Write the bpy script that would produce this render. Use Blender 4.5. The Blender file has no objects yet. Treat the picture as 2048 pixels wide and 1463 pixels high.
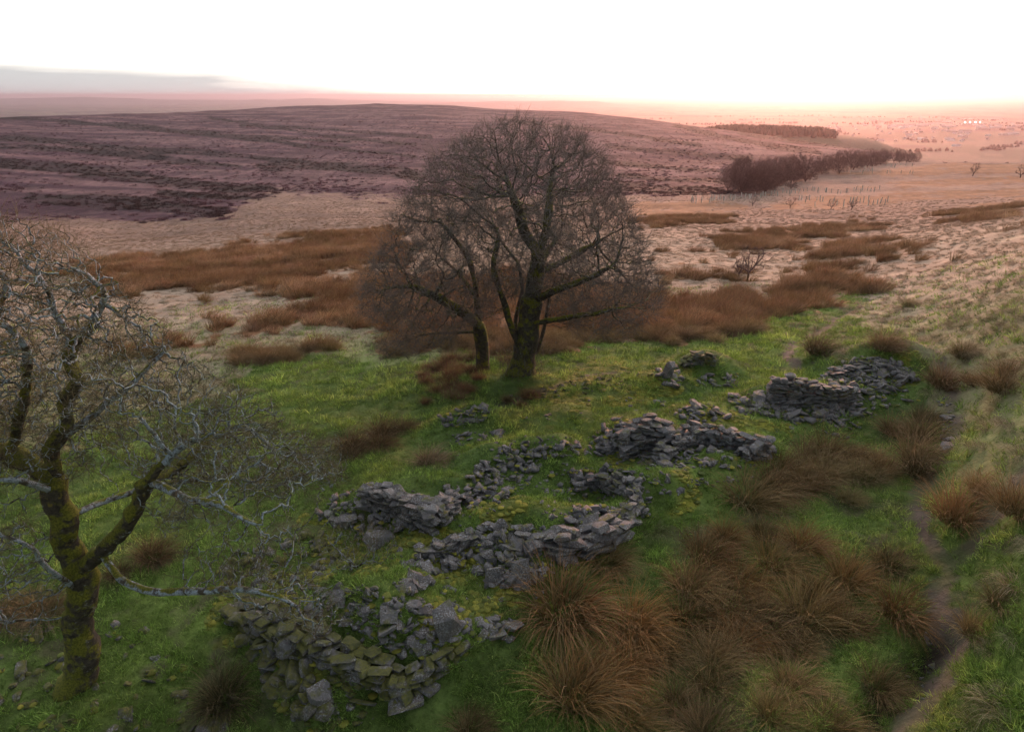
import bpy, bmesh, math, random
import numpy as np
from mathutils import Vector, Matrix, Euler

random.seed(7)
RNG = np.random.default_rng(7)
SC = bpy.context.scene
COL = SC.collection

# ---------------------------------------------------------------- camera
PW, PH = 2048.0, 1463.0            # frame of the photograph, pixels
FPX = 1365.0                       # focal length in those pixels
PITCH = math.radians(21.6)
CAM = np.array([0.0, 0.0, 12.0])
SP, CP = math.sin(PITCH), math.cos(PITCH)
cam_data = bpy.data.cameras.new('camera')
cam_data.sensor_width = 36.0
cam_data.lens = 36.0 * FPX / PW
cam_data.clip_start = 0.1
cam_data.clip_end = 120000.0
cam = bpy.data.objects.new('camera', cam_data)
cam.location = CAM
cam.rotation_euler = (math.pi / 2 - PITCH, 0, 0)
COL.objects.link(cam)
SC.camera = cam

# ---------------------------------------------------------------- sky and sun
SUN_AZ = math.radians(21.0)        # to the right of straight ahead
SUN_EL = math.radians(7.0)
SKY_STRENGTH = 0.085
world = bpy.data.worlds.new('World')
SC.world = world
world.use_nodes = True
wn, wl = world.node_tree.nodes, world.node_tree.links
wn.clear()
def wnode(t, **kw):
    n = wn.new(t)
    for k, v in kw.items():
        setattr(n, k, v)
    return n
def wmath(op, a, b=None, c=None, clamp=False):
    n = wnode('ShaderNodeMath', operation=op, use_clamp=clamp)
    for i, x in enumerate((a, b, c)):
        if x is None: continue
        if isinstance(x, (int, float)): n.inputs[i].default_value = x
        else: wl.new(x, n.inputs[i])
    return n.outputs[0]
sky = wnode('ShaderNodeTexSky', sky_type='NISHITA', sun_disc=False)
sky.sun_elevation = SUN_EL
sky.sun_rotation = SUN_AZ
sky.altitude = 350
sky.air_density = 1.0
sky.dust_density = 1.2
sky.ozone_density = 1.0
tc = wnode('ShaderNodeTexCoord')
sep = wnode('ShaderNodeSeparateXYZ')
wl.new(tc.outputs['Generated'], sep.inputs[0])
dx, dy, dz = sep.outputs
# thin high cloud over the whole sky, brighter towards the sunset
sd = (math.sin(SUN_AZ), math.cos(SUN_AZ))
toward = wmath('ADD', wmath('MULTIPLY', dx, sd[0]), wmath('MULTIPLY', dy, sd[1]))
t01 = wmath('MULTIPLY_ADD', toward, 0.5, 0.5, clamp=True)
veil = wmath('MULTIPLY_ADD', wmath('POWER', t01, 2.5), 1.35, 0.11)
vc = wnode('ShaderNodeCombineXYZ')
for i_, (c0, c1) in enumerate(((0.90, 1.0), (0.96, 0.98), (1.08, 0.99))):      # blue away from the sun, neutral towards it
    wl.new(wmath('MULTIPLY', veil, wmath('MULTIPLY_ADD', t01, c1 - c0, c0)), vc.inputs[i_])
skys = wnode('ShaderNodeVectorMath', operation='SCALE')
wl.new(sky.outputs[0], skys.inputs[0]); skys.inputs['Scale'].default_value = SKY_STRENGTH
add = wnode('ShaderNodeVectorMath', operation='ADD')
wl.new(skys.outputs[0], add.inputs[0]); wl.new(vc.outputs[0], add.inputs[1])
# low grey cloud bank round the horizon away from the sun, and a few streaks above it
mp = wnode('ShaderNodeMapping'); mp.inputs['Scale'].default_value = (2.2, 2.2, 42.0)
wl.new(tc.outputs['Generated'], mp.inputs[0])
nz = wnode('ShaderNodeTexNoise'); nz.inputs['Scale'].default_value = 1.0; nz.inputs['Detail'].default_value = 7.0
nz.inputs['Roughness'].default_value = 0.55
wl.new(mp.outputs[0], nz.inputs['Vector'])
nv = wmath('SUBTRACT', nz.outputs[0], 0.5)
topz = wmath('MULTIPLY_ADD', nv, 0.03, wmath('MULTIPLY_ADD', wmath('SUBTRACT', 1.0, toward), 0.055, 0.0200))   # bank is taller away from the sun
e = wmath('DIVIDE', wmath('SUBTRACT', topz, dz), 0.016, clamp=True)
away = wmath('DIVIDE', wmath('SUBTRACT', 0.92, wmath('MULTIPLY_ADD', nv, 0.30, toward)), 0.17, clamp=True)
bank = wmath('MULTIPLY', e, away)
st = wmath('MULTIPLY', wmath('DIVIDE', wmath('SUBTRACT', nz.outputs[0], 0.54), 0.08, clamp=True),
           wmath('MULTIPLY', wmath('DIVIDE', wmath('SUBTRACT', 0.13, dz), 0.03, clamp=True), away))
cl = wmath('MAXIMUM', bank, wmath('MULTIPLY', st, 0.6))
mixc = wnode('ShaderNodeMix', data_type='RGBA')
wl.new(wmath('MULTIPLY', cl, 0.92), mixc.inputs[0])
wl.new(add.outputs[0], mixc.inputs[6])
mixc.inputs[7].default_value = (0.35, 0.365, 0.375, 1)
bg = wnode('ShaderNodeBackground'); bg.inputs['Strength'].default_value = 1.0
wl.new(mixc.outputs[2], bg.inputs[0])
wo = wnode('ShaderNodeOutputWorld')
wl.new(bg.outputs[0], wo.inputs[0])

sun_data = bpy.data.lights.new('sun', 'SUN')
sun_data.energy = 3.0
sun_data.angle = math.radians(9.0)
sun_data.color = (1.0, 0.40, 0.25)
sun = bpy.data.objects.new('sun', sun_data)
sv = Vector((math.sin(SUN_AZ) * math.cos(SUN_EL), math.cos(SUN_AZ) * math.cos(SUN_EL), math.sin(SUN_EL)))
sun.rotation_euler = sv.to_track_quat('Z', 'Y').to_euler()
sun.location = (20, 40, 60)
COL.objects.link(sun)

SC.view_settings.view_transform = 'Standard'
SC.view_settings.look = 'None'
SC.view_settings.exposure = 0.75
SC.view_settings.gamma = 1.0
SC.view_settings.use_curve_mapping = False
SC.render.engine = 'CYCLES'
SC.cycles.max_bounces = 4
SC.cycles.diffuse_bounces = 2
SC.cycles.glossy_bounces = 1
SC.cycles.transmission_bounces = 2
SC.cycles.transparent_max_bounces = 4
SC.cycles.volume_bounces = 0
SC.cycles.use_denoising = True
SC.cycles.denoiser = 'OPENIMAGEDENOISE'
SC.cycles.denoising_input_passes = 'RGB_ALBEDO_NORMAL'
SC.cycles.denoising_prefilter = 'ACCURATE'
SC.cycles.use_adaptive_sampling = True
SC.cycles.adaptive_threshold = 0.03
world.cycles.sampling_method = 'MANUAL'
world.cycles.sample_map_resolution = 512
SC.cycles.caustics_reflective = False
SC.cycles.caustics_refractive = False

# ---------------------------------------------------------------- helpers
def ray(u, v):
    a = (np.asarray(u, float) - PW / 2) / FPX
    b = (np.asarray(v, float) - PH / 2) / FPX
    return np.stack([a, CP - b * SP + 0 * a, -SP - b * CP + 0 * a], -1)   # unit camera depth
def at_depth(u, v, d):
    return CAM + np.asarray(d, float)[..., None] * ray(u, v)
def at_z(u, v, z):
    r = ray(u, v)
    return CAM + r * ((z - CAM[2]) / r[..., 2])[..., None]
def project(p):
    q = np.asarray(p, float) - CAM
    d = q[..., 1] * CP - q[..., 2] * SP
    up = q[..., 1] * SP + q[..., 2] * CP
    d = np.where(d > 0.05, d, 0.05)
    return PW / 2 + FPX * q[..., 0] / d, PH / 2 - FPX * up / d, d

def _hash(ix, iy, seed):
    h = (ix.astype(np.int64) * 374761393 + iy.astype(np.int64) * 668265263 + seed * 974634777) & 0xFFFFFFFF
    h = ((h ^ (h >> 13)) * 1274126177) & 0xFFFFFFFF
    h = (h ^ (h >> 16)) & 0xFFFFFFFF
    return h / 4294967295.0
def noise2(x, y, seed=0):
    """smooth value noise, -1..1"""
    x = np.asarray(x, float); y = np.asarray(y, float)
    ix, iy = np.floor(x), np.floor(y)
    fx, fy = x - ix, y - iy
    fx = fx * fx * fx * (fx * (fx * 6 - 15) + 10); fy = fy * fy * fy * (fy * (fy * 6 - 15) + 10)
    ix, iy = ix.astype(np.int64), iy.astype(np.int64)
    a, b = _hash(ix, iy, seed), _hash(ix + 1, iy, seed)
    c, d = _hash(ix, iy + 1, seed), _hash(ix + 1, iy + 1, seed)
    return 2 * ((a * (1 - fx) + b * fx) * (1 - fy) + (c * (1 - fx) + d * fx) * fy) - 1
def fbm(x, y, octaves=4, seed=0, gain=0.5):
    s, amp, tot = 0, 1.0, 0.0
    for o in range(octaves):
        s = s + amp * noise2(x * 2 ** o + 17.3 * o, y * 2 ** o - 9.1 * o, seed + o)
        tot += amp; amp *= gain
    return s / tot
def sstep(a, b, x):
    t = np.clip((x - a) / (b - a), 0, 1)
    return t * t * (3 - 2 * t)
def inpoly(u, v, poly):
    c = np.zeros(np.shape(u), bool)
    n = len(poly)
    for i in range(n):
        x1, y1 = poly[i]; x2, y2 = poly[(i + 1) % n]
        if y1 == y2: continue
        k = ((y1 > v) != (y2 > v)) & (u < (x2 - x1) * (v - y1) / (y2 - y1) + x1)
        c ^= k
    return c
def linedist(u, v, pts):
    best = np.full(np.shape(u), 1e9)
    for (x1, y1), (x2, y2) in zip(pts[:-1], pts[1:]):
        L = (x2 - x1) ** 2 + (y2 - y1) ** 2 + 1e-9
        t = np.clip(((u - x1) * (x2 - x1) + (v - y1) * (y2 - y1)) / L, 0, 1)
        best = np.minimum(best, np.hypot(u - x1 - t * (x2 - x1), v - y1 - t * (y2 - y1)))
    return best

def make_mesh(name, verts, faces, smooth=False):
    """faces: int array (n,3) or (n,4), or a list of such arrays"""
    me = bpy.data.meshes.new(name)
    verts = np.ascontiguousarray(verts, np.float32)
    fl = [np.asarray(f, np.int32) for f in (faces if isinstance(faces, list) else [faces]) if len(f)]
    loops = np.concatenate([f.ravel() for f in fl]) if fl else np.zeros(0, np.int32)
    tot = np.concatenate([np.full(len(f), f.shape[1], np.int32) for f in fl]) if fl else np.zeros(0, np.int32)
    me.vertices.add(len(verts)); me.vertices.foreach_set('co', verts.ravel())
    me.loops.add(len(loops)); me.loops.foreach_set('vertex_index', loops)
    me.polygons.add(len(tot))
    st = np.concatenate([[0], np.cumsum(tot)[:-1]]).astype(np.int32) if len(tot) else tot
    me.polygons.foreach_set('loop_start', st)
    if smooth: me.polygons.foreach_set('use_smooth', np.ones(len(tot), bool))
    me.update(calc_edges=True)
    return me
def set_attr(me, name, typ, data, domain='POINT'):
    a = me.attributes.new(name, typ, domain)
    key = {'FLOAT': 'value', 'INT': 'value', 'FLOAT_VECTOR': 'vector', 'FLOAT_COLOR': 'color'}[typ]
    a.data.foreach_set(key, np.ascontiguousarray(data, np.int32 if typ == 'INT' else np.float32).ravel())
def new_obj(name, me, mat=None, parent=None, link=True):
    o = bpy.data.objects.new(name, me)
    if mat is not None and me is not None and len(me.materials) == 0: me.materials.append(mat)
    if link: COL.objects.link(o)
    if parent is not None: o.parent = parent
    return o
def tag(o, label=None, cat=None, group=None, kind=None):
    if label: o['label'] = label
    if cat: o['category'] = cat
    if group: o['group'] = group
    if kind: o['kind'] = kind
    return o
def empty(name, loc, rz=0.0):
    o = bpy.data.objects.new(name, None)
    o.empty_display_size = 0.3
    o.location = loc; o.rotation_euler = (0, 0, rz)
    COL.objects.link(o)
    return o

# ---- node material helper
class NT:
    def __init__(self, name):
        self.m = bpy.data.materials.new(name); self.m.use_nodes = True
        self.n, self.l = self.m.node_tree.nodes, self.m.node_tree.links
        self.n.clear()
    def node(self, t, ins=None, **kw):
        n = self.n.new(t)
        for k, v in kw.items(): setattr(n, k, v)
        for k, v in (ins or {}).items(): self.put(n.inputs[k], v)
        return n
    def put(self, sock, v):
        if isinstance(v, bpy.types.NodeSocket): self.l.new(v, sock)
        else: sock.default_value = (*v, 1) if isinstance(v, tuple) and len(v) == 3 and sock.type == 'RGBA' else v
    def math(self, op, a, b=None, c=None, clamp=False):
        n = self.node('ShaderNodeMath', operation=op, use_clamp=clamp)
        for i, x in enumerate((a, b, c)):
            if x is not None: self.put(n.inputs[i], x)
        return n.outputs[0]
    def noise(self, scale, detail=4, rough=0.6, vec=None, dist=0.0):
        n = self.node('ShaderNodeTexNoise', {'Scale': scale, 'Detail': detail, 'Roughness': rough, 'Distortion': dist})
        if vec is not None: self.l.new(vec, n.inputs['Vector'])
        return n.outputs[0]
    def ramp(self, x, a, b):          # linear 0..1 between a and b
        return self.math('DIVIDE', self.math('SUBTRACT', x, a), b - a, clamp=True)
    def mix(self, f, a, b, blend='MIX'):
        n = self.node('ShaderNodeMix', data_type='RGBA', blend_type=blend)
        self.put(n.inputs[0], f); self.put(n.inputs[6], a if not isinstance(a, tuple) else (*a[:3], 1)); self.put(n.inputs[7], b if not isinstance(b, tuple) else (*b[:3], 1))
        return n.outputs[2]
    def scale(self, col, f):
        n = self.node('ShaderNodeVectorMath', operation='SCALE')
        self.put(n.inputs[0], col if not isinstance(col, tuple) else col[:3]); self.put(n.inputs['Scale'], f)
        return n.outputs[0]
    def bump(self, h, strength, dist):
        return self.node('ShaderNodeBump', {'Height': h, 'Strength': strength, 'Distance': dist}).outputs[0]
    def pos(self):
        return self.node('ShaderNodeNewGeometry').outputs['Position']
    def out(self, col, rough=0.9, spec=0.2, normal=None, transl=0.0):
        p = self.node('ShaderNodeBsdfPrincipled', {'Base Color': col, 'Roughness': rough, 'Specular IOR Level': spec})
        if normal is not None: self.l.new(normal, p.inputs['Normal'])
        sh = p.outputs[0]
        if transl:
            t = self.node('ShaderNodeBsdfTranslucent', {'Color': col})
            sh = self.node('ShaderNodeMixShader', {0: transl, 1: sh, 2: t.outputs[0]}).outputs[0]
        o = self.node('ShaderNodeOutputMaterial'); self.l.new(sh, o.inputs[0])
        return self.m
# ---------------------------------------------------------------- terrain
# heights are real metres; control points come from where the ground lies in the photograph
ctl = []
for u, v, z in [  # near and middle ground
    (0, 1463, -1.5), (150, 1370, -1.3), (300, 1250, -1.1), (600, 1463, -1.1), (430, 1100, -0.9), (100, 1000, -1.3), (250, 860, -1.6),
    (850, 1430, -0.7), (1000, 1300, -0.2), (760, 1230, 0.1), (1050, 1090, 0.25), (850, 1010, 0.15), (1200, 1000, 0.1), (620, 900, -0.7),
    (1000, 860, -0.1), (700, 800, -1.2), (560, 740, -1.9), (850, 700, -1.3), (1045, 745, -0.6), (1250, 700, -1.0), (1400, 900, 0.2), (1620, 800, 0.3),
    (1740, 750, 0.4), (1480, 680, -0.6), (1640, 640, -0.8), (1500, 1100, -0.1), (1350, 1300, -0.4), (1300, 1463, -0.5), (1600, 1300, -0.4),
    (1700, 1450, 0.2), (1880, 1300, 0.5), (2048, 1463, 1.4), (2048, 1200, 2.0), (1850, 1000, 0.6), (2048, 950, 2.5), (1900, 850, 0.7), (2048, 750, 2.8),
    (2048, 620, 2.9), (1800, 650, 0.1), (400, 690, -2.6), (200, 740, -2.6), (0, 760, -2.6), (620, 600, -3.4), (900, 600, -3.2), (1300, 600, -2.8),
    (1500, 560, -3.4), (1760, 560, -1.6), (2048, 520, 2.2), (1350, 480, -7.0), (1700, 480, -6.0), (2048, 440, -1.0), (300, 570, -5.2), (0, 560, -6.0),
    (500, 500, -8.5), (800, 480, -8.5)]:
    ctl.append(at_z(u, v, float(z)))
for u, v, d in [  # far ground by distance
    (200, 470, 150), (0, 460, 150), (500, 440, 165), (800, 420, 185), (1100, 420, 190), (1400, 430, 165),
    (1445, 400, 215), (1700, 400, 215), (2048, 390, 200), (1500, 385, 245), (1750, 345, 330), (1850, 330, 390), (2048, 335, 330),
    (0, 400, 215), (300, 400, 230), (600, 385, 260), (900, 370, 300), (1200, 370, 300), (1400, 375, 290),
    (0, 340, 310), (300, 350, 330), (600, 340, 360), (900, 320, 420), (1200, 320, 440), (1400, 330, 430),
    (0, 280, 480), (400, 285, 520), (800, 275, 580), (1200, 275, 620), (1450, 290, 560), (1620, 300, 560),
    (0, 235, 720), (400, 240, 760), (800, 232, 860), (1100, 240, 860), (1350, 262, 760),
    (0, 211, 900), (300, 216, 980), (420, 215, 1080), (560, 208, 1200), (750, 205, 1300), (900, 208, 1250), (1000, 217, 1200), (1150, 222, 1150), (1300, 237, 1050),
    (1450, 255, 950), (1600, 275, 850), (1720, 290, 800), (1840, 300, 720), (1950, 322, 560), (2048, 326, 480)]:
    ctl.append(at_depth(u, v, float(d)))
ctl = np.array(ctl)
AZS, AZMAX = 2.2, math.radians(62)
def warp(x, y):
    r = np.maximum(np.hypot(x, y), 6.0)
    return np.stack([np.clip(np.arctan2(x, y), -AZMAX, AZMAX) * AZS, np.log(r)], -1)
def _k(d2):
    return 0.5 * d2 * np.log(d2 + 1e-12)
_cw = warp(ctl[:, 0], ctl[:, 1])
_n = len(ctl)
_A = np.zeros((_n + 3, _n + 3))
_A[:_n, :_n] = _k(((_cw[:, None] - _cw[None]) ** 2).sum(-1)) + np.eye(_n) * 2e-3
_A[:_n, _n] = 1; _A[:_n, _n + 1:] = _cw; _A[_n:, :_n] = _A[:_n, _n:].T
# the fit is made on the slope seen from the camera height, so near and far points weigh alike
_slope = (ctl[:, 2] - 0.0) / np.hypot(ctl[:, 0], ctl[:, 1])
_w = np.linalg.solve(_A, np.concatenate([_slope, np.zeros(3)]))
def rbf(x, y):
    q = warp(x, y)
    out = np.zeros(len(q))
    for s in range(0, len(q), 60000):
        p = q[s:s + 60000]
        out[s:s + 60000] = _k(((p[:, None] - _cw[None]) ** 2).sum(-1)) @ _w[:_n] + _w[_n] + p @ _w[_n + 1:]
    return out * np.maximum(np.hypot(x, y), 6.0)
CREST_U = [-200, 0, 300, 420, 560, 750, 900, 1000, 1150, 1300, 1450, 1600, 1720, 1840, 1950, 2048, 2300]
CREST_D = [850, 900, 980, 1080, 1200, 1300, 1250, 1200, 1150, 1050, 950, 850, 800, 720, 560, 480, 450]
CREST_AZ = [math.atan2(*ray(u, 215)[:2]) for u in CREST_U]
PLAIN = -185.0
# mounds and hollows of the ruin (pixel, radius m, height m)
BUMPS = []
for u, v, rad, h in [(760, 1225, 1.5, 0.45), (900, 1270, 1.2, 0.25), (1040, 1085, 1.6, 0.40), (1170, 1060, 0.9, 0.30), (1330, 985, 1.1, 0.50), (1430, 950, 1.2, 0.45), (1185, 985, 1.1, -0.45),
    (1100, 925, 0.9, 0.55), (980, 930, 1.2, 0.30), (830, 990, 1.4, 0.35), (700, 1090, 1.6, -0.35), (1270, 870, 1.3, 0.35), (1420, 905, 1.1, -0.30), (1500, 915, 0.9, 0.35), (1390, 850, 1.4, 0.35), (1600, 800, 2.0, 0.35),
    (1740, 745, 2.3, 0.75), (1800, 760, 1.5, 0.35), (1410, 722, 1.3, 0.60), (1330, 760, 1.3, 0.35), (1200, 770, 2.0, 0.25), (1450, 770, 1.5, -0.25), (1560, 745, 2.2, -0.25), (1120, 830, 1.5, 0.2),
    (950, 835, 1.2, 0.25), (1045, 755, 1.6, 0.35), (962, 745, 1.0, 0.2), (150, 1380, 1.3, 0.30), (560, 1220, 1.3, 0.35), (620, 1350, 1.0, 0.2), (1640, 1110, 1.5, 0.25), (1560, 1420, 1.2, 0.2)]:
    p = at_z(u, v, 0.0); BUMPS.append((p[0], p[1], rad, h))
for pts_, h_ in (([(840, 1105), (930, 1078), (1020, 1062), (1100, 1082), (1180, 1075)], .22), ([(735, 1000), (790, 1016), (850, 1046)], .25), ([(930, 985), (985, 930), (1040, 895), (1130, 895)], .25), ([(1150, 962), (1205, 958), (1262, 975), (1275, 1010), (1240, 1045)], .28), ([(1240, 890), (1300, 880), (1360, 890), (1440, 890), (1520, 905)], .25), ([(1520, 800), (1600, 806), (1690, 806)], .3), ([(900, 830), (960, 822)], .2), ([(600, 1215), (700, 1225), (800, 1265), (880, 1290)], .2), ([(560, 1300), (620, 1350)], .2)):
    for u, v in pts_:
        p = at_z(u, v, 0.1); BUMPS.append((p[0], p[1], .75, h_))
PATH_A = [(1750, 560), (1690, 595), (1640, 640), (1590, 665), (1575, 700), (1600, 725), (1780, 725), (1860, 745), (1890, 790), (1900, 840), (1905, 890), (1880, 930), (1845, 985), (1830, 1040), (1850, 1100), (1870, 1140), (1900, 1165)]
PATH_B = [(2080, 1040), (2000, 1080), (1930, 1130), (1890, 1180), (1870, 1230), (1900, 1290), (1905, 1340), (1850, 1400), (1780, 1463), (1740, 1500)]
PATH_C = [(640, 840), (760, 830), (900, 805), (1000, 790), (1080, 765), (1180, 728), (1240, 712)]
BANK = [(1870, 1290), (1830, 1330), (1770, 1390), (1710, 1463), (1680, 1500)]
def groundline(pts, z=0.3):
    p = np.array([at_z(u, v, z) for u, v in pts]); return [tuple(q[:2]) for q in p]
GULLY = [
 ([(0, 234), (75, 237), (350, 263), (700, 300), (830, 312)], 3.5), ([(0, 276), (120, 284), (260, 300), (380, 305), (540, 318), (700, 340), (830, 352)], 5.0),
 ([(0, 292), (110, 297), (220, 306), (400, 326), (480, 333)], 5.0), ([(0, 322), (120, 338), (260, 352), (350, 365), (450, 375), (560, 382)], 9.0),
 ([(520, 330), (600, 328), (720, 338), (830, 350)], 7.0), ([(230, 247), (400, 265), (560, 276), (700, 284)], 2.5), ([(420, 235), (640, 270), (830, 290)], 2.5), ([(480, 250), (700, 262), (860, 276)], 3.0),
 ([(60, 395), (200, 405), (320, 416), (450, 425)], 12.0), ([(320, 385), (420, 392), (560, 398)], 5.0), ([(1210, 325), (1330, 335), (1450, 342)], 4.0), ([(1240, 352), (1340, 358), (1450, 362)], 6.0),
 ([(1240, 372), (1340, 380), (1460, 385)], 10.0), ([(1000, 240), (1200, 262), (1400, 290)], 3.0), ([(1210, 290), (1340, 305), (1500, 318)], 4.0), ([(1350, 250), (1500, 285), (1640, 305)], 4.0), ([(1480, 265), (1600, 283), (1700, 295)], 4.0)]
def height(x, y):
    x = np.asarray(x, float).ravel(); y = np.asarray(y, float).ravel()
    r = np.maximum(np.hypot(x, y), 1e-3); az = np.arctan2(x, y)
    z = rbf(x, y)
    # behind the camera both flanks meet in one even slope
    back = sstep(AZMAX, math.pi, np.abs(az))
    z = z * (1 - back) + back * (0.02 * r)
    rc = np.interp(az, CREST_AZ, CREST_D)
    t = sstep(1.0, 2.1, r / rc)
    und = fbm(x / 900, y / 900, 3, 91) * 18 * sstep(1500, 4000, r)
    z = np.clip(z, -120, 40) * (1 - t) + (PLAIN + und) * t
    # the wooded spur beyond the moor
    for (u, v, d, rad) in ((1420, 262, 1500, 230), (1500, 266, 1500, 230), (1580, 268, 1500, 230), (1650, 272, 1480, 170), (1330, 258, 1500, 260)):
        p = at_depth(u, v, float(d))
        b = np.exp(-((x - p[0]) ** 2 + (y - p[1]) ** 2) / rad ** 2) * t
        z = z * (1 - b) + b * p[2]
    for bx, by, rad, h in BUMPS:
        z += 1.35 * h * np.exp(-((x - bx) ** 2 + (y - by) ** 2) / (rad * rad))
    near = 1 - sstep(60, 200, r)
    z += near * (0.10 * fbm(x / 2.2, y / 2.2, 3, 3) + 0.11 * np.abs(fbm(x / 0.75, y / 0.75, 3, 5))) + sstep(30, 80, r) * (1 - sstep(500, 1200, r)) * 0.5 * fbm(x / 14, y / 14, 3, 8)
    z += sstep(200, 400, r) * (1 - t) * 1.6 * fbm(x / 60, y / 60, 4, 12)
    near2 = r < 80
    if near2.any():
        xs, ys = x[near2], y[near2]
        dz = np.zeros(len(xs))
        for pts, wd, dep in ((PATH_A, 0.35, 0.10), (PATH_B, 0.45, 0.12), (PATH_C, 0.4, 0.06)):
            dz -= dep * np.exp(-(linedist(xs, ys, groundline(pts)) / wd) ** 2)
        dz -= 0.55 * np.exp(-(linedist(xs, ys, groundline(BANK)) / 0.45) ** 2)
        z[near2] += dz
    return z

cols = np.concatenate([np.linspace(-math.pi, -math.radians(51), 26)[:-1], np.linspace(-math.radians(51), math.radians(51), 500), np.linspace(math.radians(51), math.pi, 26)[1:]])
rows = [0.8, 2.0, 4.0, 6.0, 7.5]
while rows[-1] < 90: rows.append(rows[-1] * 1.0072)
while rows[-1] < 1700: rows.append(rows[-1] * 1.0125)
while rows[-1] < 70000: rows.append(rows[-1] * 1.045)
rows = np.array(rows)
NA, NR = len(cols), len(rows)
AZ, RR = np.meshgrid(cols, rows)
GX, GY = RR * np.sin(AZ), RR * np.cos(AZ)
GZ = height(GX.ravel(), GY.ravel()).reshape(NR, NA)
_lr = np.log(rows)
def gz(x, y):
    """height of the built sheet"""
    x = np.asarray(x, float); y = np.asarray(y, float)
    az = np.arctan2(x, y); lr = np.log(np.maximum(np.hypot(x, y), rows[0]))
    i = np.clip(np.searchsorted(_lr, lr) - 1, 0, NR - 2); j = np.clip(np.searchsorted(cols, az) - 1, 0, NA - 2)
    fi = np.clip((np.exp(lr) - rows[i]) / (rows[i + 1] - rows[i]), 0, 1); fj = np.clip((az - cols[j]) / (cols[j + 1] - cols[j]), 0, 1)
    return (GZ[i, j] * (1 - fj) + GZ[i, j + 1] * fj) * (1 - fi) + (GZ[i + 1, j] * (1 - fj) + GZ[i + 1, j + 1] * fj) * fi
_ts = np.geomspace(6, 9000, 1400)
def hit(u, v):
    """where the line of sight through a pixel of the photograph meets the ground"""
    u = np.atleast_1d(np.asarray(u, float)); v = np.atleast_1d(np.asarray(v, float))
    d = ray(u, v)
    P = CAM + d[:, None, :] * _ts[None, :, None]
    below = P[..., 2] < gz(P[..., 0], P[..., 1])
    k = np.where(below.any(1), below.argmax(1), len(_ts) - 1); k = np.maximum(k, 1)
    n = np.arange(len(u))
    lo, hi = _ts[k - 1].copy(), _ts[k].copy()
    for _ in range(18):
        m = 0.5 * (lo + hi); p = CAM + d * m[:, None]
        b = p[:, 2] < gz(p[:, 0], p[:, 1])
        hi = np.where(b, m, hi); lo = np.where(b, lo, m)
    p = CAM + d * hi[:, None]
    p[:, 2] = gz(p[:, 0], p[:, 1])
    return p
def hit1(u, v):
    return hit([u], [v])[0]

# ---------------------------------------------------------------- what grows where
# outlines of the vegetation, read off the photograph and laid onto the terrain
LAWN = [(-400, 1700), (-400, 980), (0, 930), (250, 850), (420, 780), (540, 745), (700, 722), (850, 700), (1000, 705), (1130, 690), (1300, 690), (1460, 668), (1560, 650), (1650, 605), (1740, 560), (1765, 565),
        (1720, 610), (1690, 650), (1760, 665), (1790, 700), (1850, 735), (1900, 790), (1925, 880), (1900, 960), (1900, 1060), (2048, 1030), (2500, 1000), (2500, 1800), (-400, 1800)]
RUSHBEDS = [
    [(120, 560), (200, 535), (300, 512), (430, 495), (560, 478), (700, 463), (800, 458), (830, 560), (800, 640), (760, 690), (700, 668), (640, 660), (600, 640), (640, 600), (560, 578), (470, 572), (400, 578), (250, 592)],
    [(700, 560), (1000, 545), (1290, 570), (1330, 690), (1200, 700), (1050, 700), (880, 690), (760, 690)],
    [(1290, 600), (1420, 590), (1520, 575), (1640, 540), (1760, 545), (1768, 560), (1690, 590), (1640, 632), (1600, 642), (1480, 672), (1420, 690), (1320, 694)],
    [(1290, 545), (1400, 535), (1470, 548), (1500, 560), (1400, 562), (1300, 565)],
    [(1430, 478), (1520, 462), (1640, 452), (1780, 452), (1740, 462), (1640, 475), (1560, 500), (1470, 500)],
    [(1560, 505), (1700, 492), (1850, 490), (1840, 502), (1690, 512)],
    [(1260, 405), (1440, 400), (1500, 415), (1440, 445), (1280, 455)],
    [(1500, 418), (1640, 395), (1800, 385), (2048, 378), (2048, 392), (1820, 402), (1660, 418)],
    [(1850, 430), (1960, 410), (2060, 395), (2060, 420), (1930, 440)],
    [(1780, 365), (2060, 350), (2060, 366), (1800, 376)],
    [(1650, 350), (1900, 326), (2060, 330), (2060, 345), (1800, 352)],
    [(480, 650), (600, 625), (640, 630), (600, 660), (500, 668)], [(590, 700), (660, 695), (665, 715), (600, 720)], [(500, 712), (570, 712), (580, 735), (505, 735)],
    [(500, 590), (560, 580), (600, 588), (560, 602)], [(420, 655), (440, 650), (445, 668), (418, 668)], [(355, 690), (440, 682), (455, 700), (365, 708)], [(220, 700), (320, 690), (330, 720), (230, 725)], [(395, 580), (418, 580), (418, 594), (396, 594)]]
STRAWLOW = [(170, 500), (400, 410), (470, 425), (560, 385), (700, 395), (830, 400), (840, 470), (700, 470), (500, 492), (300, 515), (180, 530)]
MOORLINE = [(-400, 470), (0, 452), (120, 440), (300, 440), (450, 440), (480, 410), (560, 385), (680, 396), (800, 398), (900, 398), (1240, 395), (1440, 392), (1510, 388), (1560, 360), (1640, 330), (1740, 316), (1900, 318), (2048, 322), (2500, 322), (2500, 100), (-400, 100)]
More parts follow.
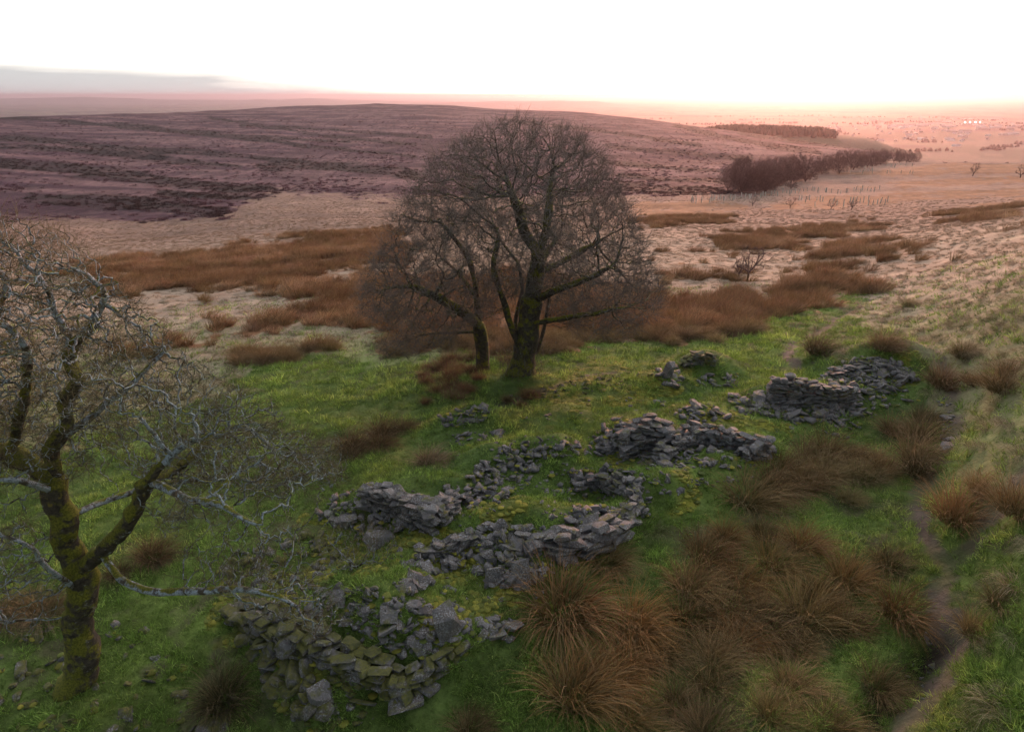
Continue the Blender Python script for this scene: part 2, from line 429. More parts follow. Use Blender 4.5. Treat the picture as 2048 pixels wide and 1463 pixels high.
MOSS = [[(560, 1190), (660, 1160), (800, 1180), (930, 1230), (960, 1290), (860, 1350), (720, 1280)], [(880, 1020), (960, 990), (1000, 1020), (1020, 1050), (900, 1075)], [(1280, 940), (1400, 930), (1480, 950), (1430, 990), (1300, 1030)],
        [(1180, 870), (1260, 860), (1300, 930), (1200, 930)], [(1050, 740), (1330, 728), (1420, 760), (1380, 790), (1200, 790), (1060, 790)], [(1340, 905), (1480, 900), (1540, 930), (1400, 960)], [(1640, 720), (1850, 725), (1860, 780), (1780, 790)],
        [(1380, 800), (1560, 840), (1560, 870), (1400, 850)], [(640, 1040), (860, 1080), (1100, 1110), (1080, 1200), (900, 1220), (760, 1180), (640, 1110)], [(430, 1180), (620, 1250), (700, 1340), (640, 1430), (480, 1390)]]
def cover(x, y, z):
    """share of each cover at a ground point: lawn, rush, straw, heather, dark heather, path, moss"""
    u, v, d = project(np.stack([x, y, z], -1))
    r = np.hypot(x, y)
    px = np.clip(FPX / np.maximum(d, 5), 1.5, 110)         # pixels per metre: outlines wander by a metre or two
    fs = np.clip(12.5 / np.maximum(d, 12.5), 0.05, 1) * 1.5 + .12
    j1, j2 = fbm(x / 1.3, y / 1.3, 3, 21), fbm(x / 1.3, y / 1.3, 3, 31)
    k1, k2 = fbm(x / 6.0, y / 6.0, 4, 41, .6), fbm(x / 6.0, y / 6.0, 4, 51, .6)
    far = sstep(60, 140, r); wide = 1 + 2.5 * sstep(35, 90, r)
    uu = u + px * wide * (j1 * (1 - far) * 0.8 + k1 * 1.8); vv = v + px * wide * fs * (j2 * (1 - far) * 0.7 + k2 * 1.6)
    lawn = inpoly(uu, vv, LAWN).astype(float)
    rush = np.zeros(len(x))
    for p in RUSHBEDS: rush = np.maximum(rush, inpoly(uu, vv, p))
    # broken beds: gaps inside, strays outside
    fb = fbm(x / 8, y / 6, 5, 55, .68)
    rush = np.where(fb < -.33, 0, rush)
    stray = (fb > .50) & (v > 330) & (v < 640) & (u > 1250) & (lawn < .5)
    rush = np.maximum(rush, stray)
    vm = v + 14 * fbm(x / 34, y / 34, 5, 61, .62) + 5 * fbm(x / 5, y / 5, 4, 63, .6)
    heath = np.zeros(len(x))
    for du_, dv_ in ((0, -16), (9, -9), (-9, -4), (4, 0), (-6, 4), (8, 8), (-3, 13), (0, 20)): heath += inpoly(u + du_ + 10 * k1, vm + dv_ * .8, MOORLINE) / 8.0
    heath = sstep(.25, .75, heath + .55 * fbm(x / 3.5, y / 3.5, 4, 65, .65))
    heath[(d < 60) | (v > 520)] = 0; heath[v < 330] = np.where(inpoly(u, v, MOORLINE), 1, heath)[v < 330]
    dark = np.zeros(len(x))
    wob = 3.0 * fbm(x / 25, y / 25, 4, 71)
    for pts, w in GULLY:
        w_ = w * 1.25 * (1 + 0.9 * fbm(x / 40, y / 40, 3, 73))
        dark = np.maximum(dark, sstep(w_ * 1.25, w_ * 0.65, linedist(u, v + wob, pts)) * np.clip(.95 + .9 * fbm(x / 9, y / 9, 4, 75), 0, 1))
    dark *= heath
    path = np.zeros(len(x))
    nb = r < 80
    if nb.any():
        xs, ys = x[nb], y[nb]
        w = np.zeros(len(xs))
        for pts, wd in ((PATH_A, 0.22), (PATH_B, 0.27), (PATH_C, 0.26)):
            l = linedist(xs + 0.15 * j1[nb], ys + 0.15 * j2[nb], groundline(pts))
            w = np.maximum(w, sstep(wd * 1.25, wd * 0.6, l + 0.30 * fbm(xs / 0.6, ys / 0.6, 4, 77)))
        path[nb] = w
    moss = np.zeros(len(x))
    for p in MOSS: moss = np.maximum(moss, inpoly(uu, vv, p))
    moss *= sstep(-0.30, 0.35, fbm(x / 0.9, y / 0.9, 4, 81))
    return u, v, d, lawn, rush, heath, dark, path, moss

x, y, z = GX.ravel(), GY.ravel(), GZ.ravel()
u, v, d, lawn, rush, heath, dark, path, moss = cover(x, y, z)
r = np.hypot(x, y)
def C(*c): return np.array(c, float)
n_a = fbm(x / 1.3, y / 1.3, 4, 101)[:, None]; n_b = fbm(x / 9, y / 9, 4, 111)[:, None]; n_c = fbm(x / 55, y / 16, 4, 121)[:, None]; n_d = fbm(x / 160, y / 22, 5, 131)[:, None]; n_e = fbm(x / 6, y / 30, 4, 135, .65)[:, None]
green = C(0.092, 0.128, 0.030) * (1 + 0.55 * n_a) + C(0.02, 0.02, 0.0) * n_b
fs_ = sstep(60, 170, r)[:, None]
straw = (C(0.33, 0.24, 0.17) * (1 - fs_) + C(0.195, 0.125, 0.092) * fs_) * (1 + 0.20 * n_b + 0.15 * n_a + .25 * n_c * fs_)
# hillside at the side of the path: green shows between the tussocks, less and less up the valley
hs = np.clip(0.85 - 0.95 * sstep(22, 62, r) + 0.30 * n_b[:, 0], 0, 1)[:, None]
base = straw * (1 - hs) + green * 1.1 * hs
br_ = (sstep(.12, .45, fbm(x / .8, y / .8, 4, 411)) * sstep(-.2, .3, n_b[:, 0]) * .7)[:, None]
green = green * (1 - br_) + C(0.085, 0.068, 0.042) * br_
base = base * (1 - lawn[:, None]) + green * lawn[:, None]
base = np.where(rush[:, None] > 0.5, C(0.19, 0.098, 0.050) * (1 + 0.3 * n_a + 0.2 * n_b), base)
hc = np.clip(0.42 + 1.5 * n_c[:, 0] + 0.9 * n_d[:, 0] + .25 * n_b[:, 0] + .75 * n_e[:, 0], 0, 1)[:, None]
heather = C(0.050, 0.023, 0.034) * (1 - hc) + C(0.140, 0.080, 0.082) * hc
heather = heather * (1 - dark[:, None]) + C(0.018, 0.011, 0.012) * dark[:, None]
base = base * (1 - heath[:, None]) + heather * heath[:, None]
base = base * (1 - moss[:, None]) + C(0.175, 0.165, 0.026) * (1 + 0.4 * n_a) * moss[:, None]
path_c = (path * np.clip(.85 + .8 * n_a[:, 0], .35, 1))[:, None]
base = base * (1 - path_c) + C(0.105, 0.080, 0.062) * (1 + 0.3 * n_a) * path_c
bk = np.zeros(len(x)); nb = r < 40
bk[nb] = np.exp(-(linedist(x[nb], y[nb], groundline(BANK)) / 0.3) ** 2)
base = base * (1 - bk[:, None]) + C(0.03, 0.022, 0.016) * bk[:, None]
# the plain beyond: fields, woods
rc = np.interp(np.arctan2(x, y), CREST_AZ, CREST_D)
pl = sstep(1.15, 1.5, r / rc)[:, None]
pf = fbm(x / 260, y / 420, 3, 141)[:, None]; pw = (fbm(x / 380, y / 300, 4, 151) > 0.18)[:, None]
plain = np.where(pw, C(0.03, 0.026, 0.02), np.where(pf > 0.1, C(0.11, 0.09, 0.055), C(0.065, 0.07, 0.035)))
base = base * (1 - pl) + plain * pl
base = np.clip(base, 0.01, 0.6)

m = NT('moorland_ground')
P = m.pos()
colr = m.node('ShaderNodeAttribute', attribute_name='Col').outputs['Color']
n1 = m.noise(9.0, 5, 0.65, P); n2 = m.noise(1.7, 5, 0.6, P); n3 = m.noise(0.22, 9, 0.75, P)
f = m.math('MULTIPLY', m.math('MULTIPLY_ADD', n1, 0.9, 0.55), m.math('MULTIPLY_ADD', n2, 0.7, 0.65))
f = m.math('MULTIPLY', f, m.math('MULTIPLY_ADD', m.ramp(n3, .3, .7), 0.85, 0.57))
hgt = m.math('ADD', m.math('MULTIPLY', n1, 0.05), m.math('MULTIPLY', n2, 0.14))
MAT_GROUND = m.out(m.scale(colr, f), 0.95, 0.1, m.bump(hgt, 0.9, 1.0))

m = NT('moor_heather')
P = m.pos()
colr = m.node('ShaderNodeAttribute', attribute_name='Col').outputs['Color']
mpn = m.node('ShaderNodeMapping', {'Vector': P, 'Scale': (1.0, 0.22, 1.0)}).outputs[0]
h1 = m.noise(0.55, 8, 0.72, mpn); h2 = m.noise(0.06, 6, 0.65, mpn)
f = m.math('MULTIPLY', m.math('MULTIPLY_ADD', m.ramp(h1, .32, .68), 1.1, .45), m.math('MULTIPLY_ADD', m.ramp(h2, .3, .7), .6, .7))
MAT_MOOR = m.out(m.scale(colr, f), 0.95, 0.1, m.bump(h1, .8, 1.5))
idx = np.arange(NR * NA).reshape(NR, NA)
quads = np.stack([idx[:-1, :-1], idx[:-1, 1:], idx[1:, 1:], idx[1:, :-1]], -1).reshape(-1, 4)[:, ::-1]
qh, qp, qd = heath[quads].mean(1) > 0.5, path[quads].mean(1) > 0.5, pl[:, 0][quads].mean(1) > 0.5
def sheet(name, sel, mat=None):
    q = quads[sel]
    used, inv = np.unique(q.ravel(), return_inverse=True)
    vs = np.stack([x, y, z], -1)[used]
    me = make_mesh(name, vs, inv.reshape(-1, 4), smooth=True)
    set_attr(me, 'Col', 'FLOAT_COLOR', np.concatenate([base[used], np.ones((len(used), 1))], 1))
    return tag(new_obj(name, me, mat or MAT_GROUND), kind='structure')
tag(sheet('ground', ~qh & ~qp & ~qd), 'grassy valley floor and hillside round the ruin')
tag(sheet('footpath', qp & ~qd), 'trodden earth footpath beside the rushes')
tag(sheet('moor_hill', qh & ~qd, MAT_MOOR), 'heather covered moor beyond the valley with dark gullies')
tag(sheet('plain', qd), 'hazy lowland plain beyond the moor')
# ---------------------------------------------------------------- stone
def stone_material(name, mossy):
    m = NT(name)
    tcn = m.node('ShaderNodeTexCoord').outputs['Object']
    P = m.pos()
    geo = m.node('ShaderNodeNewGeometry')
    oi = m.node('ShaderNodeObjectInfo')
    rnd = m.math('FRACT', m.math('ADD', geo.outputs['Random Per Island'], oi.outputs['Random']))
    a = m.noise(7, 6, 0.7, P); b = m.noise(28, 4, 0.7, P); c = m.noise(3.2, 4, 0.6, P)
    col = m.mix(rnd, (0.070, 0.062, 0.060), (0.165, 0.150, 0.145))
    col = m.mix(m.math('MULTIPLY', m.ramp(c, 0.42, 0.58), 0.75), col, (0.130, 0.100, 0.080))
    col = m.scale(col, m.math('MULTIPLY_ADD', a, 1.3, 0.35))
    lich = m.math('MULTIPLY', m.ramp(b, 0.50, 0.60), m.ramp(c, 0.38, 0.58))
    col = m.mix(m.math('MULTIPLY', lich, 0.8), col, (0.36, 0.365, 0.365))
    nz_ = m.node('ShaderNodeSeparateXYZ', {0: geo.outputs['Normal']}).outputs[2]
    mo = m.noise(2.3, 5, 0.65, P)
    t = m.math('ADD', m.math('MULTIPLY', nz_, 0.20), m.math('MULTIPLY_ADD', mo, 1.3, -.1))
    lo = 0.56 if mossy else 0.77
    mf = m.math('MULTIPLY', m.ramp(t, lo, lo + 0.16), m.math('MULTIPLY_ADD', m.ramp(b, .35, .6), .5, .5))
    col = m.mix(mf, col, m.mix(m.ramp(a, 0.35, 0.65), (0.070, 0.075, 0.014), (0.160, 0.150, 0.024)))
    h = m.math('ADD', m.math('MULTIPLY', a, 0.035), m.math('ADD', m.math('MULTIPLY', b, 0.012), m.math('MULTIPLY', mf, 0.03)))
    return m.out(col, 0.85, 0.25, m.bump(h, 0.8, 1.0))
MAT_STONE = stone_material('lichen_stone', False)
MAT_MOSSY = stone_material('mossy_stone', True)

ROCK_V, ROCK_F = [], []
def rock_mesh(k, flat):
    rr = random.Random(100 + k)
    bm = bmesh.new(); sk = (rr.uniform(-.1, .1), rr.uniform(-.1, .1))
    for sx in (-1, 1):
        for sy in (-1, 1):
            for sz in (-1, 1):
                c = [sx * rr.uniform(.26, .54) + sk[0] * sz, sy * rr.uniform(.24, .54) + sk[1] * sz, sz * rr.uniform(.32, .54)]
                if rr.random() < 0.75:                       # a broken corner
                    for ax in ((0, 1), (1, 2), (0, 2)):
                        if rr.random() < 0.8:
                            q = list(c); i = rr.choice(ax); q[i] *= rr.uniform(.3, .75); bm.verts.new(q)
                else: bm.verts.new(c)
    r = bmesh.ops.convex_hull(bm, input=bm.verts[:])
    bmesh.ops.delete(bm, geom=[g for g in r['geom_interior'] if isinstance(g, bmesh.types.BMVert)], context='VERTS')
    bmesh.ops.dissolve_limit(bm, angle_limit=math.radians(9), verts=bm.verts[:], edges=bm.edges[:])
    sb = bm.copy(); bmesh.ops.triangulate(sb, faces=sb.faces[:]); sb.verts.index_update()
    ROCK_V.append(np.array([v_.co[:] for v_ in sb.verts], np.float32)); ROCK_F.append(np.array([[v_.index for v_ in f_.verts] for f_ in sb.faces], np.int32)); sb.free()
    bmesh.ops.bevel(bm, geom=bm.edges[:], offset=0.016, segments=1, affect='EDGES', clamp_overlap=True)
    bmesh.ops.triangulate(bm, faces=bm.faces[:])
    me = bpy.data.meshes.new('stone_shape'); bm.to_mesh(me); bm.free()
    return me
ROCKS, ROCKS_M = [], []
for k in range(18):
    me = rock_mesh(k, True); me.materials.append(MAT_STONE)
    m2 = me.copy(); m2.materials.clear(); m2.materials.append(MAT_MOSSY)
    ROCKS.append(me); ROCKS_M.append(m2)

# boulders rounded by a thick coat of moss
ROUND_M = []
for k in range(6):
    bm = bmesh.new(); bmesh.ops.create_icosphere(bm, subdivisions=3, radius=.5)
    for v_ in bm.verts:
        c = v_.co.normalized()
        q_ = np.sign(c) * np.abs(np.array(c)) ** .62 * .42
        f_ = 1 + .22 * float(fbm(np.array([c.x * 1.6 + k * 9.1]), np.array([c.y * 1.6 + c.z * 2.3]), 3, 60 + k)[0]) + .05 * float(fbm(np.array([c.x * 7 + k]), np.array([c.y * 7 + c.z * 9]), 2, 80 + k)[0])
        v_.co = Vector(q_ * f_)
    for f_ in bm.faces: f_.smooth = True
    me = bpy.data.meshes.new('boulder_shape'); bm.to_mesh(me); bm.free(); me.materials.append(MAT_MOSSY); ROUND_M.append(me)

class Joined:
    """many small stones as one mesh"""
    def __init__(self): self.v, self.f, self.n = [], [], 0
    def add(self, k, mtx):
        M = np.array(mtx); V = ROCK_V[k] @ M[:3, :3].T + M[:3, 3]
        self.v.append(V); self.f.append(ROCK_F[k] + self.n); self.n += len(V)
    def build(self, name, mat, parent=None):
        if not self.v: return None
        return tag(new_obj(name, make_mesh(name, np.concatenate(self.v), np.concatenate(self.f)), mat, parent), kind='stuff')

# ---- coursed stretches of dry-stone wall: every stone is a part
def wall(label, pts, heights, thick=0.5, mossy=False, seed=1, sl=(0.24, 0.55), sh=(0.075, 0.14), batter=0.06, group='ruined stone walls'):
    rr = random.Random(seed)
    g = hit([p[0] for p in pts], [p[1] for p in pts])
    seg = np.hypot(np.diff(g[:, 0]), np.diff(g[:, 1])); s = np.concatenate([[0], np.cumsum(seg)]); L = s[-1]
    cx, cy = float(np.interp(L / 2, s, g[:, 0])), float(np.interp(L / 2, s, g[:, 1]))
    cz = float(gz(cx, cy))
    root = empty('ruined_wall', (cx, cy, cz)); tag(root, label, 'wall', group, 'thing')
    lst = ROCKS_M if mossy else ROCKS
    made = 0; jn = Joined()
    zb = float(g[:, 2].min()) - 0.10
    htop = [float(g[i, 2]) + heights[i] for i in range(len(pts))]
    lev = zb
    while lev < max(htop) + 0.05:
        h = rr.uniform(*sh)
        for side in (-1, 1):
            t = rr.uniform(-0.2, 0.0)
            while t < L:
                l = rr.uniform(*sl)
                tc_ = min(max(t + l / 2, 0), L)
                top = float(np.interp(tc_, s, htop)) + rr.uniform(-0.12, 0.06) + .16 * float(noise2(np.array([tc_ * 1.4 + seed * 7]), np.array([side * 3.1]), seed)[0])
                x_, y_ = float(np.interp(tc_, s, g[:, 0])), float(np.interp(tc_, s, g[:, 1]))
                if lev < top and lev + h > float(gz(x_, y_)) - 0.12:
                    i = min(int(np.searchsorted(s, tc_, side='right')) - 1, len(seg) - 1)
                    dx_, dy_ = (g[i + 1, 0] - g[i, 0]) / seg[i], (g[i + 1, 1] - g[i, 1]) / seg[i]
                    off = side * (thick / 4 + 0.02 + batter * (top - lev) * 0.5 + rr.uniform(-0.05, 0.06))
                    last = lev + h > top - 0.12
                    loc = Vector((x_ - dy_ * off, y_ + dx_ * off, lev + h / 2 + rr.uniform(-.008, .008)))
                    jit = 0.38 if last else 0.11
                    rot = Euler((rr.gauss(0, jit * 0.4), rr.gauss(0, jit * 0.4), math.atan2(dy_, dx_) + rr.gauss(0, jit)))
                    scl = Vector((l * 1.06, thick * 0.56 * rr.uniform(.85, 1.15), h * rr.uniform(.85, 1.3)))
                    k = rr.randrange(len(lst))
                    if made < 300:
                        o = new_obj('stone', lst[k], None, root)
                        o.location = loc - Vector((cx, cy, cz)); o.rotation_euler = rot; o.scale = scl
                        made += 1
                    else:
                        jn.add(k, Matrix.LocRotScale(loc - Vector((cx, cy, cz)), rot, scl))
                t += l
        lev += h
    jn.build('rubble_core', MAT_MOSSY if mossy else MAT_STONE, root)
    return root
wall('dark retaining wall with mossy top in front of the leaning oak', [(470, 1222), (545, 1258), (610, 1290), (700, 1330), (780, 1366), (818, 1378)], [0.25, 0.42, 0.55, 0.55, 0.45, 0.30], 0.6, True, 11, (0.22, 0.6), (0.06, 0.13))
wall('short mossy return of the lowest retaining wall beside two flat slabs', [(822, 1376), (870, 1330), (925, 1285)], [0.32, 0.20, 0.10], 0.45, True, 12, (0.22, 0.5), (0.07, 0.14))
wall('squared wall end of thick flat blocks beside the small rush tuft', [(1112, 1098), (1150, 1112), (1205, 1080), (1240, 1062)], [0.62, 0.62, 0.6, 0.45], 0.55, False, 13, (0.4, 0.85), (0.10, 0.2))
wall('low tumbled wall running towards the squared wall end', [(840, 1105), (930, 1078), (1020, 1062), (1100, 1082)], [0.08, 0.16, 0.20, 0.30], 0.5, False, 14, (0.2, 0.5), (0.06, 0.12))
wall('coursed wall stub with a square corner behind the thorn shrub', [(735, 1000), (790, 1016), (842, 1046), (870, 1056)], [0.50, 0.68, 0.72, 0.72], 0.6, False, 15, (0.25, 0.6), (0.08, 0.16))
wall('short return of the coursed stub towards the pale moss', [(876, 1054), (905, 1028)], [0.70, 0.55], 0.5, False, 16, (0.25, 0.5), (0.08, 0.15))
wall('curved stone wall round the hollow in the middle of the ruin', [(1150, 968), (1200, 962), (1255, 975), (1275, 1005), (1262, 1040), (1200, 1062)], [0.28, 0.32, 0.26, 0.22, 0.18, 0.12], 0.4, False, 17, (0.22, 0.5), (0.08, 0.16))
wall('tallest broken wall stack of the middle ruin with capping slabs', [(1240, 905), (1285, 885), (1335, 892)], [0.85, 1.05, 0.8], 0.7, False, 18, (0.28, 0.65), (0.08, 0.16))
wall('low wall of neat flat courses closing the middle ruin', [(1345, 900), (1400, 886), (1470, 892), (1535, 900)], [0.62, 0.68, 0.50, 0.40], 0.5, False, 19, (0.24, 0.55), (0.08, 0.15))
wall('projecting wall end between the two cells of the middle ruin', [(1318, 930), (1345, 905)], [0.5, 0.62], 0.5, False, 20, (0.24, 0.5), (0.08, 0.15))
wall('stub at the open end of the middle ruin beside the mossy mound', [(1480, 915), (1520, 905)], [0.38, 0.35], 0.5, False, 24, (0.28, 0.6), (0.10, 0.16))
wall('dark coursed wall standing highest at the far end of the ruin', [(1540, 800), (1600, 806), (1660, 808), (1698, 806)], [1.05, 0.95, 0.82, 0.65], 0.55, False, 21, (0.22, 0.5), (0.07, 0.12))
wall('broken wall along the crest of the far stone heap', [(1650, 762), (1700, 742), (1760, 733), (1790, 740)], [0.15, 0.24, 0.20, 0.12], 0.5, False, 22, (0.25, 0.55), (0.08, 0.16))
wall('mossy wall stump on the green mound below the far rushes', [(1368, 732), (1395, 722), (1425, 722)], [0.35, 0.45, 0.25], 0.5, True, 23, (0.25, 0.5), (0.08, 0.14))

# ---- tumbled stones
TUMBLE = []   # (pixel size, pos, size, rot, mesh index, mossy, label)
def tumble(poly, n, size, pile, label, mossy=False, seed=1, flat=0.5, tilt=0.45):
    rr = random.Random(seed)
    xs, ys = [p[0] for p in poly], [p[1] for p in poly]
    us, vs = [], []
    while len(us) < n:
        a, b = rr.uniform(min(xs), max(xs)), rr.uniform(min(ys), max(ys))
        if inpoly(np.array([a]), np.array([b]), poly)[0]: us.append(a); vs.append(b)
    g = hit(us, vs)
    _, _, dd = project(g)
    for i in range(n):
        w = (size[0] + (size[1] - size[0]) * rr.random() ** 1.6) * (1.5 if rr.random() < 0.08 else 1.0)
        sc = (w, w * rr.uniform(.45, .85), w * rr.uniform(.16, .16 + flat * 0.5))
        rot = (rr.gauss(0, tilt), rr.gauss(0, tilt), rr.uniform(0, 6.28))
        z_ = g[i, 2] + sc[2] * 0.02 + 0.50 * pile * rr.random() ** 2.0
        TUMBLE.append((w * FPX / dd[i], (g[i, 0], g[i, 1], z_), sc, rot, rr.randrange(18), mossy, label))
def T(poly, n, size, pile, label, mossy=False, seed=1, flat=0.5, tilt=0.45):
    tumble(poly, n, size, pile, label, mossy, seed, flat, tilt)
    cx_, cy_ = sum(p[0] for p in poly) / len(poly), sum(p[1] for p in poly) / len(poly)
    tumble([(cx_ + (p[0] - cx_) * 1.12, cy_ + (p[1] - cy_) * 1.15) for p in poly], int(n * .9), (.06, .17), pile * .3, label, mossy, seed + 500, flat, tilt)
T([(850, 1000), (930, 960), (980, 925), (1010, 890), (1060, 880), (1180, 885), (1200, 910), (1090, 920), (1060, 960), (1000, 1010), (930, 1030)], 202, (.18, .42), .35, 'grey tumbled stone in the rubble band above the mossy bank', seed=31)
T([(640, 1010), (740, 970), (900, 1005), (905, 1050), (800, 1065), (700, 1065), (640, 1040)], 121, (.2, .45), .30, 'grey tumbled stone round the coursed wall stub behind the thorn shrub', seed=32)
T([(1140, 945), (1200, 935), (1280, 955), (1295, 1030), (1200, 1075), (1120, 1065), (1150, 1020), (1250, 1010), (1245, 980), (1150, 970)], 175, (.18, .42), .30, 'grey tumbled stone along the curved wall round the hollow', seed=33)
T([(1080, 980), (1150, 975), (1230, 990), (1230, 1030), (1150, 1050), (1080, 1030)], 54, (.12, .3), .05, 'small grey stone lying on the floor of the hollow', seed=43)
T([(820, 1120), (900, 1085), (1000, 1055), (1110, 1060), (1180, 1075), (1140, 1120), (1090, 1150), (1060, 1170), (980, 1170), (930, 1135), (860, 1165), (800, 1205)], 202, (.2, .5), .28, 'grey tumbled slab in the scree below the squared wall end', seed=34, tilt=.6)
T([(560, 1190), (640, 1165), (760, 1185), (900, 1225), (950, 1260), (920, 1310), (840, 1335), (760, 1290), (640, 1240)], 128, (.15, .42), .10, 'loose stone among yellow moss on top of the lowest wall', seed=35)
T([(430, 1190), (520, 1200), (600, 1280), (690, 1340), (650, 1440), (560, 1410), (500, 1310)], 81, (.3, .75), .22, 'moss covered boulder at the foot of the lowest wall', True, 36, .9)
T([(430, 1120), (520, 1090), (640, 1060), (700, 1090), (640, 1160), (520, 1190), (440, 1180)], 74, (.2, .5), .12, 'half buried mossy stone under the oak branches', True, 46, .7)
T([(1195, 865), (1240, 835), (1330, 865), (1345, 915), (1320, 935), (1250, 920), (1200, 905)], 148, (.2, .48), .40, 'grey tumbled stone heaped round the tallest stack of the middle ruin', seed=37)
T([(1340, 895), (1500, 880), (1565, 890), (1520, 925), (1450, 935), (1340, 930)], 81, (.18, .42), .15, 'grey tumbled stone inside the low courses of the middle ruin', seed=38)
T([(1455, 800), (1520, 785), (1690, 808), (1740, 830), (1680, 845), (1580, 842), (1480, 825)], 189, (.22, .55), .25, 'grey fallen slab in the scree below the dark coursed wall', seed=39)
T([(1640, 765), (1680, 725), (1740, 715), (1800, 728), (1840, 760), (1790, 785), (1680, 790)], 229, (.22, .55), .35, 'grey stone on the far heap beside the upper path', seed=40)
T([(875, 835), (930, 815), (985, 812), (975, 840), (900, 855)], 45, (.2, .42), .18, 'stone of the small grey heap below the big tree', seed=41)
T([(895, 870), (1000, 862), (1010, 885), (905, 892)], 29, (.18, .4), .10, 'grey stone scattered between the small heap and the rubble band', seed=42)
T([(1305, 740), (1360, 732), (1375, 775), (1325, 775)], 21, (.3, .65), .20, 'pale lichened stone beside the mossy wall stump', seed=44)
T([(1395, 752), (1480, 748), (1480, 775), (1400, 775)], 24, (.2, .45), .10, 'grey stone in the dip behind the middle ruin', seed=45)
T([(1310, 805), (1400, 800), (1460, 835), (1380, 850)], 45, (.2, .5), .12, 'grey stone on the grassy ridge above the middle ruin', seed=47)
T([(0, 1260), (300, 1240), (360, 1350), (440, 1440), (430, 1500), (0, 1500)], 62, (.18, .45), .02, 'mossy stone in the grass at the foot of the leaning oak', True, 48)
T([(1050, 785), (1180, 752), (1330, 735), (1340, 755), (1180, 790), (1060, 800)], 54, (.18, .4), .06, 'mossy stone along the sunken wall line below the big tree', True, 49)
T([(900, 1235), (1030, 1240), (1030, 1280), (940, 1275)], 18, (.25, .5), .05, 'flat grey stone in moss beside the round rush clump', seed=50)
T([(1290, 930), (1420, 915), (1480, 960), (1300, 1000)], 18, (.15, .35), .0, 'small stone sunk in the mossy mound', seed=51)
T([(1560, 830), (1720, 840), (1700, 880), (1560, 870)], 13, (.2, .45), .0, 'flat stone sunk in the grass below the far scree', seed=52)
T([(1600, 780), (1800, 770), (1830, 800), (1700, 830)], 45, (.22, .5), .10, 'grey stone between the dark coursed wall and the far heap', seed=53)
T([(860, 790), (1290, 790), (1290, 850), (1000, 860), (900, 870)], 13, (.15, .3), .0, 'single stone in the lawn below the big tree', seed=54)
T([(1850, 1280), (1900, 1320), (1850, 1400), (1780, 1400)], 6, (.1, .25), .0, 'small stone in the cut bank beside the lower path', seed=55)
T([(1880, 790), (1910, 800), (1915, 880), (1885, 880)], 21, (.18, .4), .0, 'flat stone paving the narrow path beside the rushes', seed=56, tilt=.12)
T([(560, 1400), (700, 1340), (790, 1400), (720, 1463), (600, 1463)], 24, (.2, .45), .0, 'dark stone fallen below the lowest wall', True, 57)

T([(620, 1060), (900, 1050), (1100, 1120), (1050, 1200), (900, 1230), (700, 1170), (600, 1120)], 70, (.12, .32), .04, 'small stone lying between the coursed stub and the lowest wall', seed=58)
T([(930, 900), (1240, 880), (1300, 960), (1120, 1010), (960, 990)], 60, (.1, .28), .02, 'small stone strewn over the green knoll in the ruin', seed=59)
T([(1200, 920), (1560, 910), (1500, 960), (1280, 1000)], 40, (.1, .28), .0, 'small stone strewn below the middle ruin', seed=60)
# single stones that can be told apart
def single(u, v, sc, rot, k, label, dz=0.0, mossy=False):
    p = hit1(u, v)
    o = new_obj('stone', (ROCKS_M if mossy else ROCKS)[k]); o.location = (p[0], p[1], p[2] + dz); o.scale = sc; o.rotation_euler = rot
    tag(o, label, 'stone', 'single stones of the ruin')
single(1040, 1168, (.62, .20, .95), (-.35, .05, .1), 2, 'upright tapering slab leaning in front of the scree', .25)
single(985, 1165, (.42, .18, .62), (-.3, .1, .2), 5, 'smaller upright slab left of the big leaning slab', .15)
single(893, 1262, (.60, .55, .85), (.25, -.2, .5), 7, 'pointed pale boulder standing on the lowest wall', .22)
single(815, 1400, (.85, .62, .16), (.05, .03, .5), 11, 'largest flat slab lying below the corner of the lowest wall', .05)
single(862, 1380, (.45, .42, .2), (.12, -.1, .9), 9, 'squarish slab lying against the largest flat slab', .08)
single(1902, 893, (.75, .55, .14), (.05, .08, .3), 4, 'pale flat slab lying on the narrow path', .02)
single(1070, 1098, (.5, .4, .3), (.3, .3, .7), 1, 'broken block perched beside the squared wall end', .2)
single(1335, 752, (.45, .5, 1.0), (.3, .3, .4), 8, 'pale lichened boulder standing on the sunken wall line', .2)
single(760, 1085, (.9, .6, .45), (.15, .25, .4), 6, 'broad reddish slab tilted in the hollow beside the thorn shrub', .1)
single(700, 1045, (.6, .5, .35), (.1, -.2, .2), 10, 'grey block lying below the coursed wall stub', .1)
single(1330, 932, (.62, .42, .26), (.1, .1, .3), 12, 'wide grey slab lying in front of the projecting wall end', .06)
single(640, 1400, (.6, .5, .45), (.4, .3, .6), 13, 'reddish angular block fallen below the lowest wall', .1)
single(425, 1450, (.8, .5, .3), (.1, .1, .1), 14, 'flat mossy slab at the lower edge below the rush clump', .05, True)

TUMBLE.sort(key=lambda t: -t[0])
rub, rubm = Joined(), Joined()
for i, (px, p, sc, rot, k, mossy, label) in enumerate(TUMBLE):
    if i < 300:
        o = new_obj('stone', ROUND_M[k % 6] if mossy and k % 3 else (ROCKS_M if mossy else ROCKS)[k]); o.location = p; o.scale = sc; o.rotation_euler = rot
        tag(o, label, 'stone', 'tumbled stones: ' + label)
    else:
        (rubm if mossy else rub).add(k, Matrix.LocRotScale(Vector(p), Euler(rot), Vector(sc)))
o = rub.build('rubble', MAT_STONE); tag(o, 'smaller grey rubble strewn through the ruin', 'rubble')
o = rubm.build('mossy_rubble', MAT_MOSSY); tag(o, 'smaller moss grown rubble under the oak and along the walls', 'rubble')
